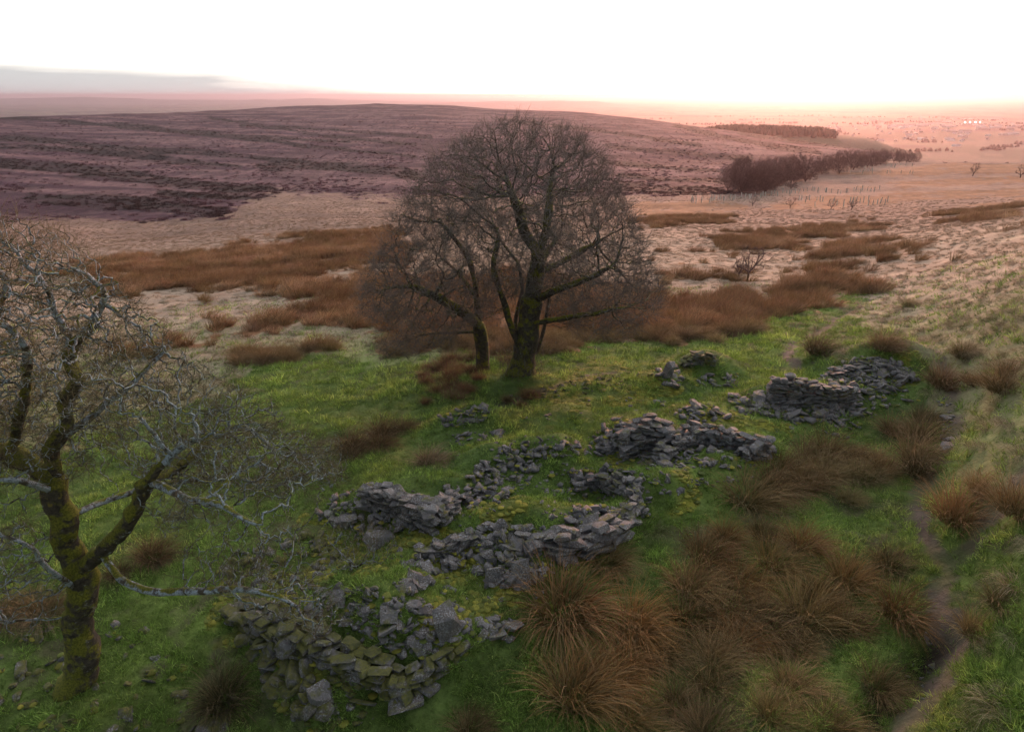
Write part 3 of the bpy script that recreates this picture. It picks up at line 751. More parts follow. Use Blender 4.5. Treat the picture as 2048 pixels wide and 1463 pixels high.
# ---------------------------------------------------------------- grasses and rushes
def blades(n, root_r, length, width, tilt, droop, lean=(0, 0), segs=3, seed=0, upjit=0.25, dome=False):
    g = np.random.default_rng(seed)
    a = g.uniform(0, 2 * np.pi, n); rr = root_r * np.sqrt(g.uniform(0, 1, n))
    root = np.stack([rr * np.cos(a), rr * np.sin(a), np.full(n, -0.05)], -1)
    d = np.stack([np.cos(a) * tilt * (rr / root_r) + lean[0], np.sin(a) * tilt * (rr / root_r) + lean[1], np.ones(n)], -1)
    d[:, :2] += g.normal(0, upjit, (n, 2)); d /= np.linalg.norm(d, axis=1)[:, None]
    L = g.uniform(length[0], length[1], n); w = width * g.uniform(.7, 1.3, n)
    side = np.cross(d, g.normal(0, 1, (n, 3))); side /= np.linalg.norm(side, axis=1)[:, None]
    V, F, G = [], [], []
    p = root.copy()
    lm = np.array([lean[0], lean[1], 0]) * 0.35
    rings = []
    for k in range(segs + 1):
        ww = (w * (1 - 0.8 * k / segs))[:, None]
        rings.append(np.stack([p - side * ww / 2, p + side * ww / 2], 1))
        G.append(np.full((n, 2), k / segs))
        d = d + np.array([0, 0, -1]) * droop * (k + 1) * g.uniform(.5, 1.5, n)[:, None] + lm
        d /= np.linalg.norm(d, axis=1)[:, None]
        p = p + d * (L / segs)[:, None]
    V = np.stack(rings, 1).reshape(n, -1, 3)             # n, (segs+1)*2, 3
    base = (np.arange(n) * (segs + 1) * 2)[:, None]
    for k in range(segs):
        F.append(np.stack([base[:, 0] + 2 * k, base[:, 0] + 2 * k + 1, base[:, 0] + 2 * k + 3, base[:, 0] + 2 * k + 2], -1))
    return V.reshape(-1, 3), np.concatenate(F), np.stack(G, 1).reshape(-1), n
def blade_mesh(name, mat, parts):
    """parts: list of blades(...) results joined into one plant"""
    V, F, G, o = [], [], [], 0
    for v_, f_, g_, n_ in parts:
        V.append(v_); F.append(f_ + o); G.append(g_); o += len(v_)
    me = make_mesh(name, np.concatenate(V), np.concatenate(F))
    set_attr(me, 'g', 'FLOAT', np.concatenate(G))
    me.materials.append(mat)
    return me
def blade_material(name, inst, root_col=None, root_amt=0.0, transl=0.25, stray=None):
    m = NT(name)
    if inst:
        c = m.node('ShaderNodeAttribute', attribute_name='tint', attribute_type='INSTANCER').outputs['Color']
    else:
        c = m.node('ShaderNodeObjectInfo').outputs['Color']
    geo = m.node('ShaderNodeNewGeometry')
    g = m.node('ShaderNodeAttribute', attribute_name='g').outputs['Fac']
    rpi = geo.outputs['Random Per Island']
    c = m.scale(c, m.math('MULTIPLY_ADD', rpi, 1.3, 0.35))
    if stray: c = m.mix(m.math('MULTIPLY', m.ramp(m.math('FRACT', m.math('MULTIPLY', rpi, 37.7)), .62, .85), .75), c, stray)
    if root_col:
        c = m.mix(m.math('MULTIPLY', m.math('SUBTRACT', 1.0, g), root_amt), c, root_col)
    return m.out(c, 0.75, 0.2, None, transl)
MB_RUSH = blade_material('rush_stems', False, (0.060, 0.068, 0.02), 0.5, 0.15, (0.30, 0.20, 0.10))
MB_RUSH_I = blade_material('rush_stems_far', True, (0.07, 0.07, 0.02), 0.3, 0.15, (0.30, 0.20, 0.10))
MB_TUSS = blade_material('dry_grass', False, (0.10, 0.12, 0.03), 0.4)
MB_TUSS_I = blade_material('dry_grass_far', True, (0.12, 0.12, 0.04), 0.3)
MB_GRASS_I = blade_material('green_grass', True, None, 0, 0.3)

LEAN = (0.16, -0.07)
def rush_parts(s, n=640, sc=1.0):
    return [blades(n, .34 * sc, (.55 * sc, 1.15 * sc), .011, .75, .12, LEAN, 4, 500 + s, .34), blades(n // 4, .46 * sc, (.4, .75), .013, .95, .16, LEAN, 3, 540 + s)]
RUSH = [blade_mesh('rush_shape', MB_RUSH, rush_parts(s)) for s in range(6)]
RUSH_I = [blade_mesh('rush_far_shape', MB_RUSH_I, [blades(110, .40, (.6, 1.05), .022, .5, .10, LEAN, 3, 600 + s)]) for s in range(4)]
def tuss_parts(s, n, w): return [blades(n, .24, (.32, .58), w, .95, .34, (.05, -.02), 4, 700 + s, .35)]
TUSS = [blade_mesh('tussock_shape', MB_TUSS, tuss_parts(s, 190, .008)) for s in range(5)]
TUSS_I = [blade_mesh('tussock_far_shape', MB_TUSS_I, tuss_parts(s + 20, 70, .022)) for s in range(4)]
GRASS_I = [blade_mesh('grass_shape', MB_GRASS_I, [blades(22, .13, (.07, .19), .013, .7, .22, (0, 0), 2, 800 + s, .45)]) for s in range(5)]

def scatter(name, meshes, P, rz, scl, tint, label, tiltv=None, cat='grass'):
    """uncountable ground cover: one object whose points carry the plants"""
    me = make_mesh(name, P, np.zeros((0, 3), np.int32))
    n = len(P)
    rot = np.zeros((n, 3)); rot[:, 2] = rz
    if tiltv is not None: rot[:, :2] = tiltv
    set_attr(me, 'rot', 'FLOAT_VECTOR', rot); set_attr(me, 'scl', 'FLOAT', scl)
    set_attr(me, 'tint', 'FLOAT_COLOR', np.concatenate([tint, np.ones((n, 1))], 1))
    set_attr(me, 'idx', 'INT', RNG.integers(0, len(meshes), n))
    ob = new_obj(name, me)
    for mm in meshes[:1]: me.materials.append(mm.materials[0])
    ng = bpy.data.node_groups.new(name + '_nodes', 'GeometryNodeTree')
    ng.interface.new_socket('Geometry', in_out='INPUT', socket_type='NodeSocketGeometry')
    ng.interface.new_socket('Geometry', in_out='OUTPUT', socket_type='NodeSocketGeometry')
    N, Lk = ng.nodes, ng.links
    gi, go = N.new('NodeGroupInput'), N.new('NodeGroupOutput')
    jn = N.new('GeometryNodeJoinGeometry')
    for k, mm in enumerate(meshes):
        po = bpy.data.objects.new(name + '_shape', mm)          # not part of the scene, only a shape to repeat
        oi = N.new('GeometryNodeObjectInfo'); oi.inputs['Object'].default_value = po
        oi.inputs['As Instance'].default_value = True
        Lk.new(oi.outputs['Geometry'], jn.inputs[0])
    ip = N.new('GeometryNodeInstanceOnPoints'); ip.inputs['Pick Instance'].default_value = True
    def attr(nm, dt):
        a = N.new('GeometryNodeInputNamedAttribute'); a.data_type = dt; a.inputs['Name'].default_value = nm
        return a.outputs['Attribute']
    Lk.new(gi.outputs[0], ip.inputs['Points']); Lk.new(jn.outputs[0], ip.inputs['Instance'])
    Lk.new(attr('idx', 'INT'), ip.inputs['Instance Index'])
    e2r = N.new('FunctionNodeEulerToRotation'); Lk.new(attr('rot', 'FLOAT_VECTOR'), e2r.inputs[0]); Lk.new(e2r.outputs[0], ip.inputs['Rotation'])
    Lk.new(attr('scl', 'FLOAT'), ip.inputs['Scale'])
    Lk.new(ip.outputs[0], go.inputs[0])
    md = ob.modifiers.new('plants', 'NODES'); md.node_group = ng
    return tag(ob, label, cat, kind='stuff')
def polar_points(n, r0, r1, az=0.83, pw=0.5):
    t = RNG.uniform(0, 1, n)
    r_ = np.sqrt(r0 ** 2 + t * (r1 ** 2 - r0 ** 2)) if pw == 0.5 else r0 * (r1 / r0) ** t
    a = RNG.uniform(-az, az, n)
    xx, yy = r_ * np.sin(a), r_ * np.cos(a)
    return xx, yy, gz(xx, yy)
def in_frame(u, v, m=60): return (u > -m) & (u < PW + m) & (v > -m) & (v < PH + m)

# ---- rush clumps standing near
NEAR_RUSH = [
 ([(1310, 1130), (1400, 1075), (1560, 1050), (1690, 1095), (1710, 1180), (1820, 1215), (1790, 1260), (1640, 1290), (1500, 1335), (1390, 1400), (1240, 1463), (1110, 1490), (1120, 1400), (1240, 1310), (1300, 1200)], 1.15, (0.180, 0.082, 0.028), 1.12, 'brown rush clump in the big thicket between the ruin and the lower path', 1),
 ([(1350, 1490), (1430, 1425), (1560, 1370), (1750, 1310), (1830, 1310), (1800, 1360), (1740, 1410), (1690, 1490)], 1.0, (0.160, 0.092, 0.034), 1.05, 'brown rush clump along the dark bank of the lower path', 2),
 ([(1500, 985), (1590, 925), (1690, 905), (1850, 915), (1850, 950), (1790, 968), (1600, 972), (1550, 1010), (1505, 1012)], 1.2, (0.150, 0.078, 0.034), 1.2, 'dark brown rush clump in the long bed beside the narrow path', 3),
 ([(1755, 855), (1830, 838), (1890, 840), (1895, 870), (1850, 890), (1765, 880)], 1.2, (0.145, 0.078, 0.040), 1.2, 'dark rush clump in the bed at the bend of the path', 4),
 ([(1880, 1030), (1910, 995), (2010, 965), (2070, 960), (2070, 1030), (1920, 1050), (1885, 1048)], 1.2, (0.160, 0.080, 0.036), 1.3, 'reddish rush clump in the bed right of the narrow path', 5),
 ([(1890, 770), (1990, 740), (2070, 735), (2070, 770), (1960, 790), (1900, 780)], 1.2, (0.160, 0.085, 0.046), 1.2, 'rusty rush clump on the slope above the bend of the path', 6),
 ([(690, 885), (800, 858), (832, 866), (730, 905), (700, 915)], 1.6, (0.120, 0.060, 0.030), .9, 'rush clump in the strip at the edge of the lawn beside the thorn twigs', 7),
 ([(842, 735), (900, 712), (950, 715), (975, 750), (930, 785), (850, 770)], 1.3, (0.130, 0.048, 0.030), .75, 'low red-brown rush clump under the big tree', 8),
 ([(845, 780), (930, 775), (940, 800), (850, 810)], 1.0, (0.135, 0.052, 0.032), .6, 'small red-brown rush clump on the worn ground below the big tree', 9),
 ([(1010, 800), (1090, 780), (1100, 795), (1030, 815)], 1.2, (0.140, 0.060, 0.035), .6, 'small rush clump by the foot of the big trunk', 10),
 ([(170, 1130), (270, 1100), (345, 1110), (340, 1160), (230, 1165)], 1.0, (0.110, 0.058, 0.030), .95, 'dark rush clump behind the oak trunk', 11),
 ([(0, 1225), (100, 1205), (110, 1260), (0, 1270)], .9, (0.090, 0.052, 0.030), .9, 'dim rush clump left of the oak trunk', 12),
 ([(1740, 1110), (1830, 1085), (1850, 1110), (1790, 1135)], 1.1, (0.155, 0.105, 0.045), .75, 'yellowish rush tuft between the thicket and the path', 13),
 ([(1960, 1215), (2060, 1170), (2060, 1210), (1990, 1240)], .9, (0.150, 0.110, 0.045), .65, 'thin yellowish rush tuft on the bank above the lower path', 14)]
SINGLE_RUSH = [(1130, 1225, 1.75, (0.140, 0.070, 0.030), 'big round rush clump in front of the leaning slab'), (1218, 1125, 1.0, (0.165, 0.085, 0.030), 'orange rush clump against the squared wall end'),
 (1636, 703, 1.35, (0.095, 0.045, 0.024), 'dark round rush clump on the grass above the far heap'), (1770, 695, 1.25, (0.140, 0.080, 0.050), 'reddish rush clump on the slope right of the dark round one'), (1930, 712, 1.1, (0.150, 0.090, 0.050), 'faded rush clump on the slope above the rusty bed'),
 (450, 1400, 1.15, (0.085, 0.055, 0.028), 'dark rush clump below the mossy boulders'), (945, 1462, 0.8, (0.160, 0.085, 0.035), 'narrow rush tuft at the lower edge below the lowest wall'), (1955, 1270, 0.8, (0.170, 0.110, 0.045), 'upright yellow-brown rush tuft beside the lower path'),
 (862, 925, 1.0, (0.190, 0.125, 0.080), 'pale bleached rush clump on the bank above the coursed wall stub'), (1820, 612, 1.1, (0.165, 0.100, 0.065), 'faded rush clump high on the hillside'), (1700, 1000, .7, (0.16, 0.11, 0.05), 'small rush tuft in the grass behind the big thicket')]
RUSH_PLACED = []
def rush_object(p, scale, col, label, group):
    o = new_obj('rush_clump', random.choice(RUSH)); o.location = p
    o.scale = (scale * random.uniform(.9, 1.1), scale * random.uniform(.9, 1.1), scale * random.uniform(.75, 1.1)); o.rotation_euler = (0, 0, random.uniform(-.7, .7))
    k = random.uniform(.5, 1.4) * 1.35; w_ = random.random() ** 2 * .55; g_ = np.array([.17, .13, .075]); c_ = (np.array(col) * (1 - w_) + g_ * w_) * k; o.color = (c_[0], c_[1] * random.uniform(.98, 1.2), c_[2] * .95, 1)
    tag(o, label, 'rush clump', group); RUSH_PLACED.append(p)
for poly, dens, col, sc, label, sd in NEAR_RUSH:
    rr = np.random.default_rng(900 + sd)
    g0 = hit([p[0] for p in poly], [p[1] for p in poly])
    wp = [(p[0], p[1]) for p in g0]
    x0, x1, y0, y1 = g0[:, 0].min(), g0[:, 0].max(), g0[:, 1].min(), g0[:, 1].max()
    pts_ = []
    for _ in range(int((x1 - x0) * (y1 - y0) * dens * 6)):
        a, b = rr.uniform(x0, x1), rr.uniform(y0, y1)
        if inpoly(np.array([a]), np.array([b]), wp)[0] and all((a - c) ** 2 + (b - e_) ** 2 > (rr.uniform(.8, 1.15) / dens ** .5) ** 2 for c, e_ in pts_): pts_.append((a, b))
    for a, b in pts_:
        rush_object((a, b, float(gz(a, b))), sc * rr.uniform(.7, 1.3), col, label, label.replace('clump', 'clumps'))
for u_, v_, sc, col, label in SINGLE_RUSH:
    rush_object(tuple(hit1(u_, v_)), sc, col, label, 'single rush clumps')
N_NEAR_RUSH = len(RUSH_PLACED)

# ---- rush beds farther off: the nearest clumps are objects, the rest one mass
xx, yy, zz = polar_points(60000, 30, 170)
uu, vv, dd, la, ru, he, da, pa, mo = cover(xx, yy, zz)
k = (ru > 0.5) & in_frame(uu, vv) & (RNG.uniform(0, 1, len(xx)) < np.clip(70 / dd, .12, 1.0) ** 1.2)
q = np.stack([xx, yy, zz], -1)[k]; qd_ = dd[k]; quv = np.stack([uu, vv], -1)[k]
o_ = np.argsort(qd_); q, qd_, quv = q[o_], qd_[o_], quv[o_]
nin = max(0, 296 - N_NEAR_RUSH)
def bed_label(u_, v_):
    if u_ < 700: return 'rust brown rush clump in the wide bed beyond the pale tussocks'
    if u_ < 1300: return 'rust brown rush clump behind the big tree'
    return 'rust brown rush clump in the bed where the upper path begins'
tones = lambda n: np.array([0.180, 0.096, 0.048]) * RNG.uniform(.7, 1.3, (n, 1)) * np.array([1, 1, 1]) + RNG.normal(0, .008, (n, 3)) * np.array([.3, 1, .5])
for i in range(min(nin, len(q))):
    c = tones(1)[0]
    lb = bed_label(*quv[i])
    rush_object(tuple(q[i]), random.uniform(.75, 1.05), tuple(np.clip(c, .01, 1)), lb, lb.replace('clump', 'clumps'))
rest = q[nin:]
nb_ = fbm(rest[:, 0] / 5, rest[:, 1] / 5, 3, 222)
scatter('rush_beds', RUSH_I, rest, RNG.uniform(-.8, .8, len(rest)), RNG.uniform(.45, 1.25, len(rest)), np.clip((tones(len(rest)) + np.array([.09, .085, .065]) * np.clip(nb_[:, None] + RNG.normal(0, .35, (len(rest), 1)), 0, 1)) * 1.45 * (1 + .5 * nb_[:, None]), .01, 1), 'rust brown rushes spread over the valley floor', cat='rushes')

# ---- pale tussocks of dry grass
xx, yy, zz = polar_points(100000, 11, 260, pw=1)
uu, vv, dd, la, ru, he, da, pa, mo = cover(xx, yy, zz)
hill = (uu > 1880) & (vv > 560) | (uu > 1700) & (vv < 700)
dens = 1.0 - la; 
dens = np.where((la > .5) & (uu > 1560) & (vv < 720), .35, dens)      # lawn thins out into tussocks up the valley
dens = np.where((la > .5) & (uu > 1880) & (vv > 1000), .8, dens)     # the bank beyond the lower path
dens = np.where((la > .5) & (uu > 1280) & (uu < 1900) & (vv > 860) & (vv < 1130), .16, dens)
dens *= (ru < .5) * (he < .5) * (1 - np.clip(pa * 2, 0, 1))
want = np.clip(1.9 * (18 / np.maximum(dd, 14)) ** 0.25, .3, 2.4)       # per square metre
rr_ = np.hypot(xx, yy); have = 100000 / (2 * .83 * math.log(260 / 11)) / rr_ ** 2
k = (RNG.uniform(0, 1, len(xx)) < dens * np.minimum(1, want / have)) & in_frame(uu, vv)
q = np.stack([xx, yy, zz], -1)[k]; qd_ = dd[k]; quv = np.stack([uu, vv], -1)[k]
o_ = np.argsort(qd_); q, qd_, quv = q[o_], qd_[o_], quv[o_]
def tuss_tint(p, n):
    gnn = fbm(p[:, 0] / 6, p[:, 1] / 6, 3, 333)[:, None]
    rloc = np.hypot(p[:, 0], p[:, 1])[:, None]
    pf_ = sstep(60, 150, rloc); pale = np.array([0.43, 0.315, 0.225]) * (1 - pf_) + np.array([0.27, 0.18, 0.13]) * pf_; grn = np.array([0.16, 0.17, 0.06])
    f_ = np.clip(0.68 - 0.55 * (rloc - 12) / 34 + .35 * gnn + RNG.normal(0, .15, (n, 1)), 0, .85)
    return np.clip((pale * (1 - f_) + grn * f_) * RNG.uniform(.8, 1.15, (n, 1)), .01, 1)
def tuss_label(u_, v_):
    if u_ > 1800: return 'pale dry grass tussock on the hillside right of the path'
    if u_ > 1200: return 'pale dry grass tussock in the grass between ruin and rushes'
    return 'pale dry grass tussock at the edge of the lawn beyond the oak'
tt_ = tuss_tint(q, len(q))
for i in range(min(300, len(q))):
    o = new_obj('grass_tussock', random.choice(TUSS)); o.location = q[i]; s_ = random.uniform(.7, 1.5); o.scale = (s_, s_, s_ * random.uniform(.7, 1.0)); o.rotation_euler = (0, 0, random.uniform(0, 6.28))
    o.color = (*tt_[i], 1)
    lb = tuss_label(*quv[i]); tag(o, lb, 'grass tussock', lb.replace('tussock', 'tussocks'))
rest = q[300:]
scatter('tussock_grass', TUSS_I, rest, RNG.uniform(0, 6.28, len(rest)), RNG.uniform(.75, 1.25, len(rest)), tt_[300:], 'pale dry tussock grass over the valley and hillside', cat='grass')

# ---- short green grass
xx, yy, zz = polar_points(120000, 9.5, 60, pw=1)
uu, vv, dd, la, ru, he, da, pa, mo = cover(xx, yy, zz)
nn = fbm(xx / 1.1, yy / 1.1, 4, 404)
bare = sstep(.12, .45, fbm(xx / .8, yy / .8, 4, 411))
dens = np.where(la > .5, 1.0, .35) * (1 - .97 * np.clip(pa * 1.5, 0, 1)) * (1 - .6 * mo) * (1 - .6 * bare)
dens *= np.where(ru > .5, 0, 1)
k = (RNG.uniform(0, 1, len(xx)) < dens) & in_frame(uu, vv)
q = np.stack([xx, yy, zz], -1)[k]
gb = fbm(q[:, 0] / 2.5, q[:, 1] / 2.5, 4, 421)[:, None]; gc = RNG.normal(0, 1, (len(q), 1)); ga = fbm(q[:, 0] / .5, q[:, 1] / .5, 2, 431)[:, None]
gt = np.array([0.142, 0.215, 0.040]) * np.clip(1 + .40 * gb + .30 * gc + .6 * ga, .25, 2.2) + np.array([0.16, 0.11, 0.055]) * np.clip(.6 * gc - .42 + 1.1 * gb, 0, 1.2)
scatter('grass', GRASS_I, q, RNG.uniform(0, 6.28, len(q)), RNG.uniform(.6, 1.3, len(q)) * (1 + .7 * ga[:, 0] + .35 * gb[:, 0]) * np.clip(np.hypot(q[:, 0], q[:, 1]) / 22, .9, 1.7), np.clip(gt, .008, 1), 'short green grass round the ruin', tiltv=RNG.normal(0, .15, (len(q), 2)))
# ---- moss cushions over the old walls
xx, yy, zz = polar_points(60000, 11, 40, pw=1)
uu, vv, dd, la, ru, he, da, pa, mo = cover(xx, yy, zz)
k = (mo > .5) & in_frame(uu, vv) & (RNG.uniform(0, 1, len(xx)) < .85)
q = np.stack([xx, yy, zz], -1)[k]
on_stone = np.array([(t[1][0] + random.uniform(-.1, .1), t[1][1] + random.uniform(-.1, .1), t[1][2] + t[2][2] * .25) for t in TUMBLE if t[2][0] > .14 and random.random() < (.7 if t[5] else .34)])
q = np.concatenate([q, on_stone])
def cushion(s):
    bm = bmesh.new(); bmesh.ops.create_icosphere(bm, subdivisions=2, radius=.17)
    for v_ in bm.verts:
        f_ = 1 + .3 * float(fbm(np.array([v_.co.x * 9 + s * 7]), np.array([v_.co.y * 9 + v_.co.z * 5]), 2, 860 + s)[0])
        v_.co = Vector((v_.co.x * f_, v_.co.y * f_, v_.co.z * .22 * f_))
    V = np.array([v_.co[:] for v_ in bm.verts]); F = np.array([[v_.index for v_ in f_.verts] for f_ in bm.faces]); bm.free()
    return V, F
MOSS_I = []
for s in range(4):
    vb, fb_, gb_, _ = blades(150, .16, (.03, .08), .012, .9, .15, (0, 0), 1, 850 + s, .5); vb[:, 2] += .035 * np.sqrt(np.clip(1 - (vb[:, 0] ** 2 + vb[:, 1] ** 2) / .03, 0, 1)) + .02
    vc_, fc_ = cushion(s)
    me = make_mesh('moss_shape', np.concatenate([vc_, vb]), [fc_, fb_ + len(vc_)], True); set_attr(me, 'g', 'FLOAT', np.ones(len(vc_) + len(vb))); me.materials.append(MB_GRASS_I); MOSS_I.append(me)
mt_ = RNG.uniform(0, 1, (len(q), 1)); gt = (np.array([0.095, 0.118, 0.028]) * (1 - mt_) + np.array([0.235, 0.205, 0.030]) * mt_) * RNG.uniform(.6, 1.2, (len(q), 1))
scatter('moss', MOSS_I, q, RNG.uniform(0, 6.28, len(q)), RNG.uniform(.25, .75, len(q)), np.clip(gt, .008, 1), 'yellow green moss over the tumbled walls', cat='moss')

# ---- heather bushes on the moor across the valley
xx, yy, zz = polar_points(42000, 130, 950, az=.75, pw=1)
uu, vv, dd, la, ru, he, da, pa, mo = cover(xx, yy, zz)
rcx = np.interp(np.arctan2(xx, yy), CREST_AZ, CREST_D)
pt = fbm(xx / 18, yy / 40, 4, 515, .6)
k = (he > .35) & in_frame(uu, vv) & (np.hypot(xx, yy) < rcx * 1.02) & (RNG.uniform(0, 1, len(xx)) < np.clip(.30 + 1.3 * pt + 1.0 * da, .05, 1))
q = np.stack([xx, yy, zz - .05], -1)[k]; dk_ = da[k][:, None]
ht = (np.array([0.085, 0.046, 0.056]) * (1 - dk_) + np.array([0.030, 0.020, 0.020]) * dk_) * RNG.uniform(.6, 1.4, (len(q), 1))
HEATH_I = [blade_mesh('heather_shape', MB_GRASS_I, [blades(46, .30, (.25, .5), .05, .9, .10, (0, 0), 2, 870 + s, .45)]) for s in range(3)]
scatter('heather', HEATH_I, q, RNG.uniform(0, 6.28, len(q)), RNG.uniform(1.0, 2.4, len(q)), np.clip(ht, .006, 1), 'dark heather bushes over the moor across the valley', cat='heather')
# ---------------------------------------------------------------- bare trees
def grow(skel, attr, step, di, dk, wig, seed, iters=140, up=0.0, cap=16000):
    """skel: list of polylines (arrays), each starting on an earlier one; grows branches towards the points attr. returns pos, parent"""
    g = np.random.default_rng(seed)
    pos, par = [], []
    for pl_ in skel:
        pl_ = np.asarray(pl_, float)
        if pos:
            A = np.array(pos); k = int(((A - pl_[0]) ** 2).sum(1).argmin())
        else:
            pos.append(pl_[0]); par.append(-1); k = 0
        for a, b in zip(pl_[:-1], pl_[1:]):
            n = max(1, int(np.linalg.norm(b - a) / step))
            for i in range(1, n + 1):
                p = a + (b - a) * i / n + (g.normal(0, wig * step * 0.35, 3) if i < n else 0)
                pos.append(p); par.append(k); k = len(pos) - 1
    attr = np.asarray(attr, float)
    P = np.zeros((cap + 4000, 3)); n = len(pos); P[:n] = np.array(pos)
    near = np.full(len(attr), -1); nd = np.full(len(attr), 1e9)
    def upd(lo, hi):
        if hi <= lo or not len(attr): return
        for s in range(lo, hi, 600):
            e = min(hi, s + 600)
            A_ = attr - attr[0]; B_ = P[s:e] - attr[0]
            D = (B_ ** 2).sum(1)[None] - 2 * (A_ @ B_.T); k = D.argmin(1); dmin = np.sqrt(np.maximum(D[np.arange(len(attr)), k] + (A_ ** 2).sum(1), 0))
            b = dmin < nd; nd[b] = dmin[b]; near[b] = k[b] + s
    upd(0, n)
    for it in range(iters):
        if n > cap or not len(attr): break
        act = nd < di
        if not act.any():
            di *= 1.3
            if di > 40: break
            continue
        dirs = attr[act] - P[near[act]]; dirs /= np.linalg.norm(dirs, axis=1)[:, None] + 1e-9
        ids, inv = np.unique(near[act], return_inverse=True)
        S = np.zeros((len(ids), 3)); np.add.at(S, inv, dirs)
        S /= np.linalg.norm(S, axis=1)[:, None] + 1e-9
        S += g.normal(0, wig, S.shape); S[:, 2] += up
        S /= np.linalg.norm(S, axis=1)[:, None] + 1e-9
        newp = P[ids] + S * step
        m_ = len(newp)
        if n + m_ > len(P): break
        P[n:n + m_] = newp; par += list(ids); lo = n; n += m_
        upd(lo, n)
        keep = nd > dk
        attr, near, nd = attr[keep], near[keep], nd[keep]
    return P[:n].copy(), np.array(par[:n])
def radii(par, tip, ex, base=None):
    n = len(par); acc = np.zeros(n)
    for i in range(n - 1, -1, -1):
        if acc[i] == 0: acc[i] = tip ** ex
        if par[i] >= 0: acc[par[i]] += acc[i]
    r_ = acc ** (1 / ex)
    if base:
        # stretch the thick end to the trunk's true girth, keep the twigs
        k = math.log(base / tip) / math.log(r_[0] / tip); r_ = tip * (r_ / tip) ** k
    return r_
def tubes(A, B, ra, rb, da, db, n):
    """frusta between rings; all arrays per segment"""
    def frame(d):
        h = np.array([[.36, .90, .24]])
        x_ = np.cross(d, h); x_ /= np.linalg.norm(x_, axis=1)[:, None] + 1e-9
        return x_, np.cross(d, x_)
    a = np.arange(n) * 2 * np.pi / n
    out = []
    for Pn, rn, dn in ((A, ra, da), (B, rb, db)):
        x_, y_ = frame(dn)
        out.append(Pn[:, None] + rn[:, None, None] * (np.cos(a)[None, :, None] * x_[:, None] + np.sin(a)[None, :, None] * y_[:, None]))
    V = np.stack(out, 1).reshape(-1, 3)
    s = (np.arange(len(A)) * 2 * n)[:, None]; i = np.arange(n)[None]; j = (i + 1) % n
    F = np.stack([s + i, s + j, s + n + j, s + n + i], -1).reshape(-1, 4)
    return V, F
def tree_geometry(pos, par, rad, tw_n, tw_len, tw_r, seed, thick, tw_max=0.02, up=.35, sub=True, tw_wig=.5):
    """returns (trunk verts, faces), (crown verts, faces)"""
    g = np.random.default_rng(seed)
    n = len(pos)
    has = par >= 0
    # thick wood runs smoothly, thin wood keeps its kinks
    pos = pos.copy(); mc = np.full(n, -1); bst = np.zeros(n)
    for i in range(n):
        p_ = par[i]
        if p_ >= 0 and rad[i] > bst[p_]: bst[p_] = rad[i]; mc[p_] = i
    sm_ = has & (mc >= 0) & (rad > .035)
    for _ in range(3): pos[sm_] = .5 * pos[sm_] + .25 * pos[par[sm_]] + .25 * pos[mc[sm_]]
    dirs = np.zeros((n, 3))
    dirs[has] = pos[has] - pos[par[has]]
    L = np.linalg.norm(dirs, axis=1); L[L == 0] = 1; dirs /= L[:, None]; dirs[~has] = (0, 0, 1)
    # thickest child continues its parent's line
    main = np.full(n, -1); best = np.zeros(n)
    for i in range(n):
        p = par[i]
        if p >= 0 and rad[i] > best[p]: best[p] = rad[i]; main[p] = i
    sm = dirs.copy(); hm = main >= 0
    sm[hm] = dirs[hm] + dirs[main[hm]]; sm /= np.linalg.norm(sm, axis=1)[:, None] + 1e-9
    ids = np.where(has)[0]; p = par[ids]; ism = main[p] == ids
    da = np.where(ism[:, None], sm[p], dirs[ids]); db = sm[ids]
    ra = np.where(ism, rad[p], np.minimum(rad[p], rad[ids] * 1.25)); rb = rad[ids]
    big = ra > thick
    out = []
    for sel_, classes in ((big, ((9, 0.0, 9.0),)), (~big, ((6, 0.035, 9.0), (4, 0.014, 0.035), (3, 0, 0.014)))):
        Vs, Fs, o = [], [], 0
        for ns, lo, hi in classes:
            s = sel_ & (ra >= lo) & (ra < hi)
            if not s.any(): continue
            V, F = tubes(pos[p[s]], pos[ids[s]], ra[s], rb[s], da[s], db[s], ns)
            Vs.append(V); Fs.append(F + o); o += len(V)
        out.append([Vs, Fs, o])
    # fine twigs
    thin = np.where(rad < tw_max)[0]
    if tw_n > 0 and len(thin):
        src = np.repeat(thin, g.poisson(tw_n, len(thin)))
        d = dirs[src] + g.normal(0, .65, (len(src), 3)); d[:, 2] += up; d /= np.linalg.norm(d, axis=1)[:, None]
        l = g.uniform(.45, 1.0, len(src)) * tw_len
        A = pos[src]; rr0 = np.full(len(src), tw_r)
        segs = []
        for kk in range(2):
            d2 = d + g.normal(0, tw_wig * .5, d.shape); d2[:, 2] += .1; d2 /= np.linalg.norm(d2, axis=1)[:, None]
            B = A + d2 * (l / 2)[:, None]
            segs.append((A, B, rr0 * (1 - .3 * kk), rr0 * (.7 - .4 * kk), d2, d2))
            if sub and kk == 0:
                for _ in range(2):
                    d3 = d2 + g.normal(0, .6, d.shape); d3[:, 2] += .2; d3 /= np.linalg.norm(d3, axis=1)[:, None]
                    st = A + (B - A) * g.uniform(.3, 1, (len(A), 1))
                    segs.append((st, st + d3 * (l * .45)[:, None], rr0 * .7, rr0 * .3, d3, d3))
            A, d = B, d2
        cat_ = [np.concatenate([s[i] for s in segs]) for i in range(6)]
        V, F = tubes(*cat_, 3)
        out.append([[V], [F], 0])
    else: out.append([[], [], 0])
    return [(np.concatenate(v), np.concatenate(f)) if v else None for v, f, _ in out]
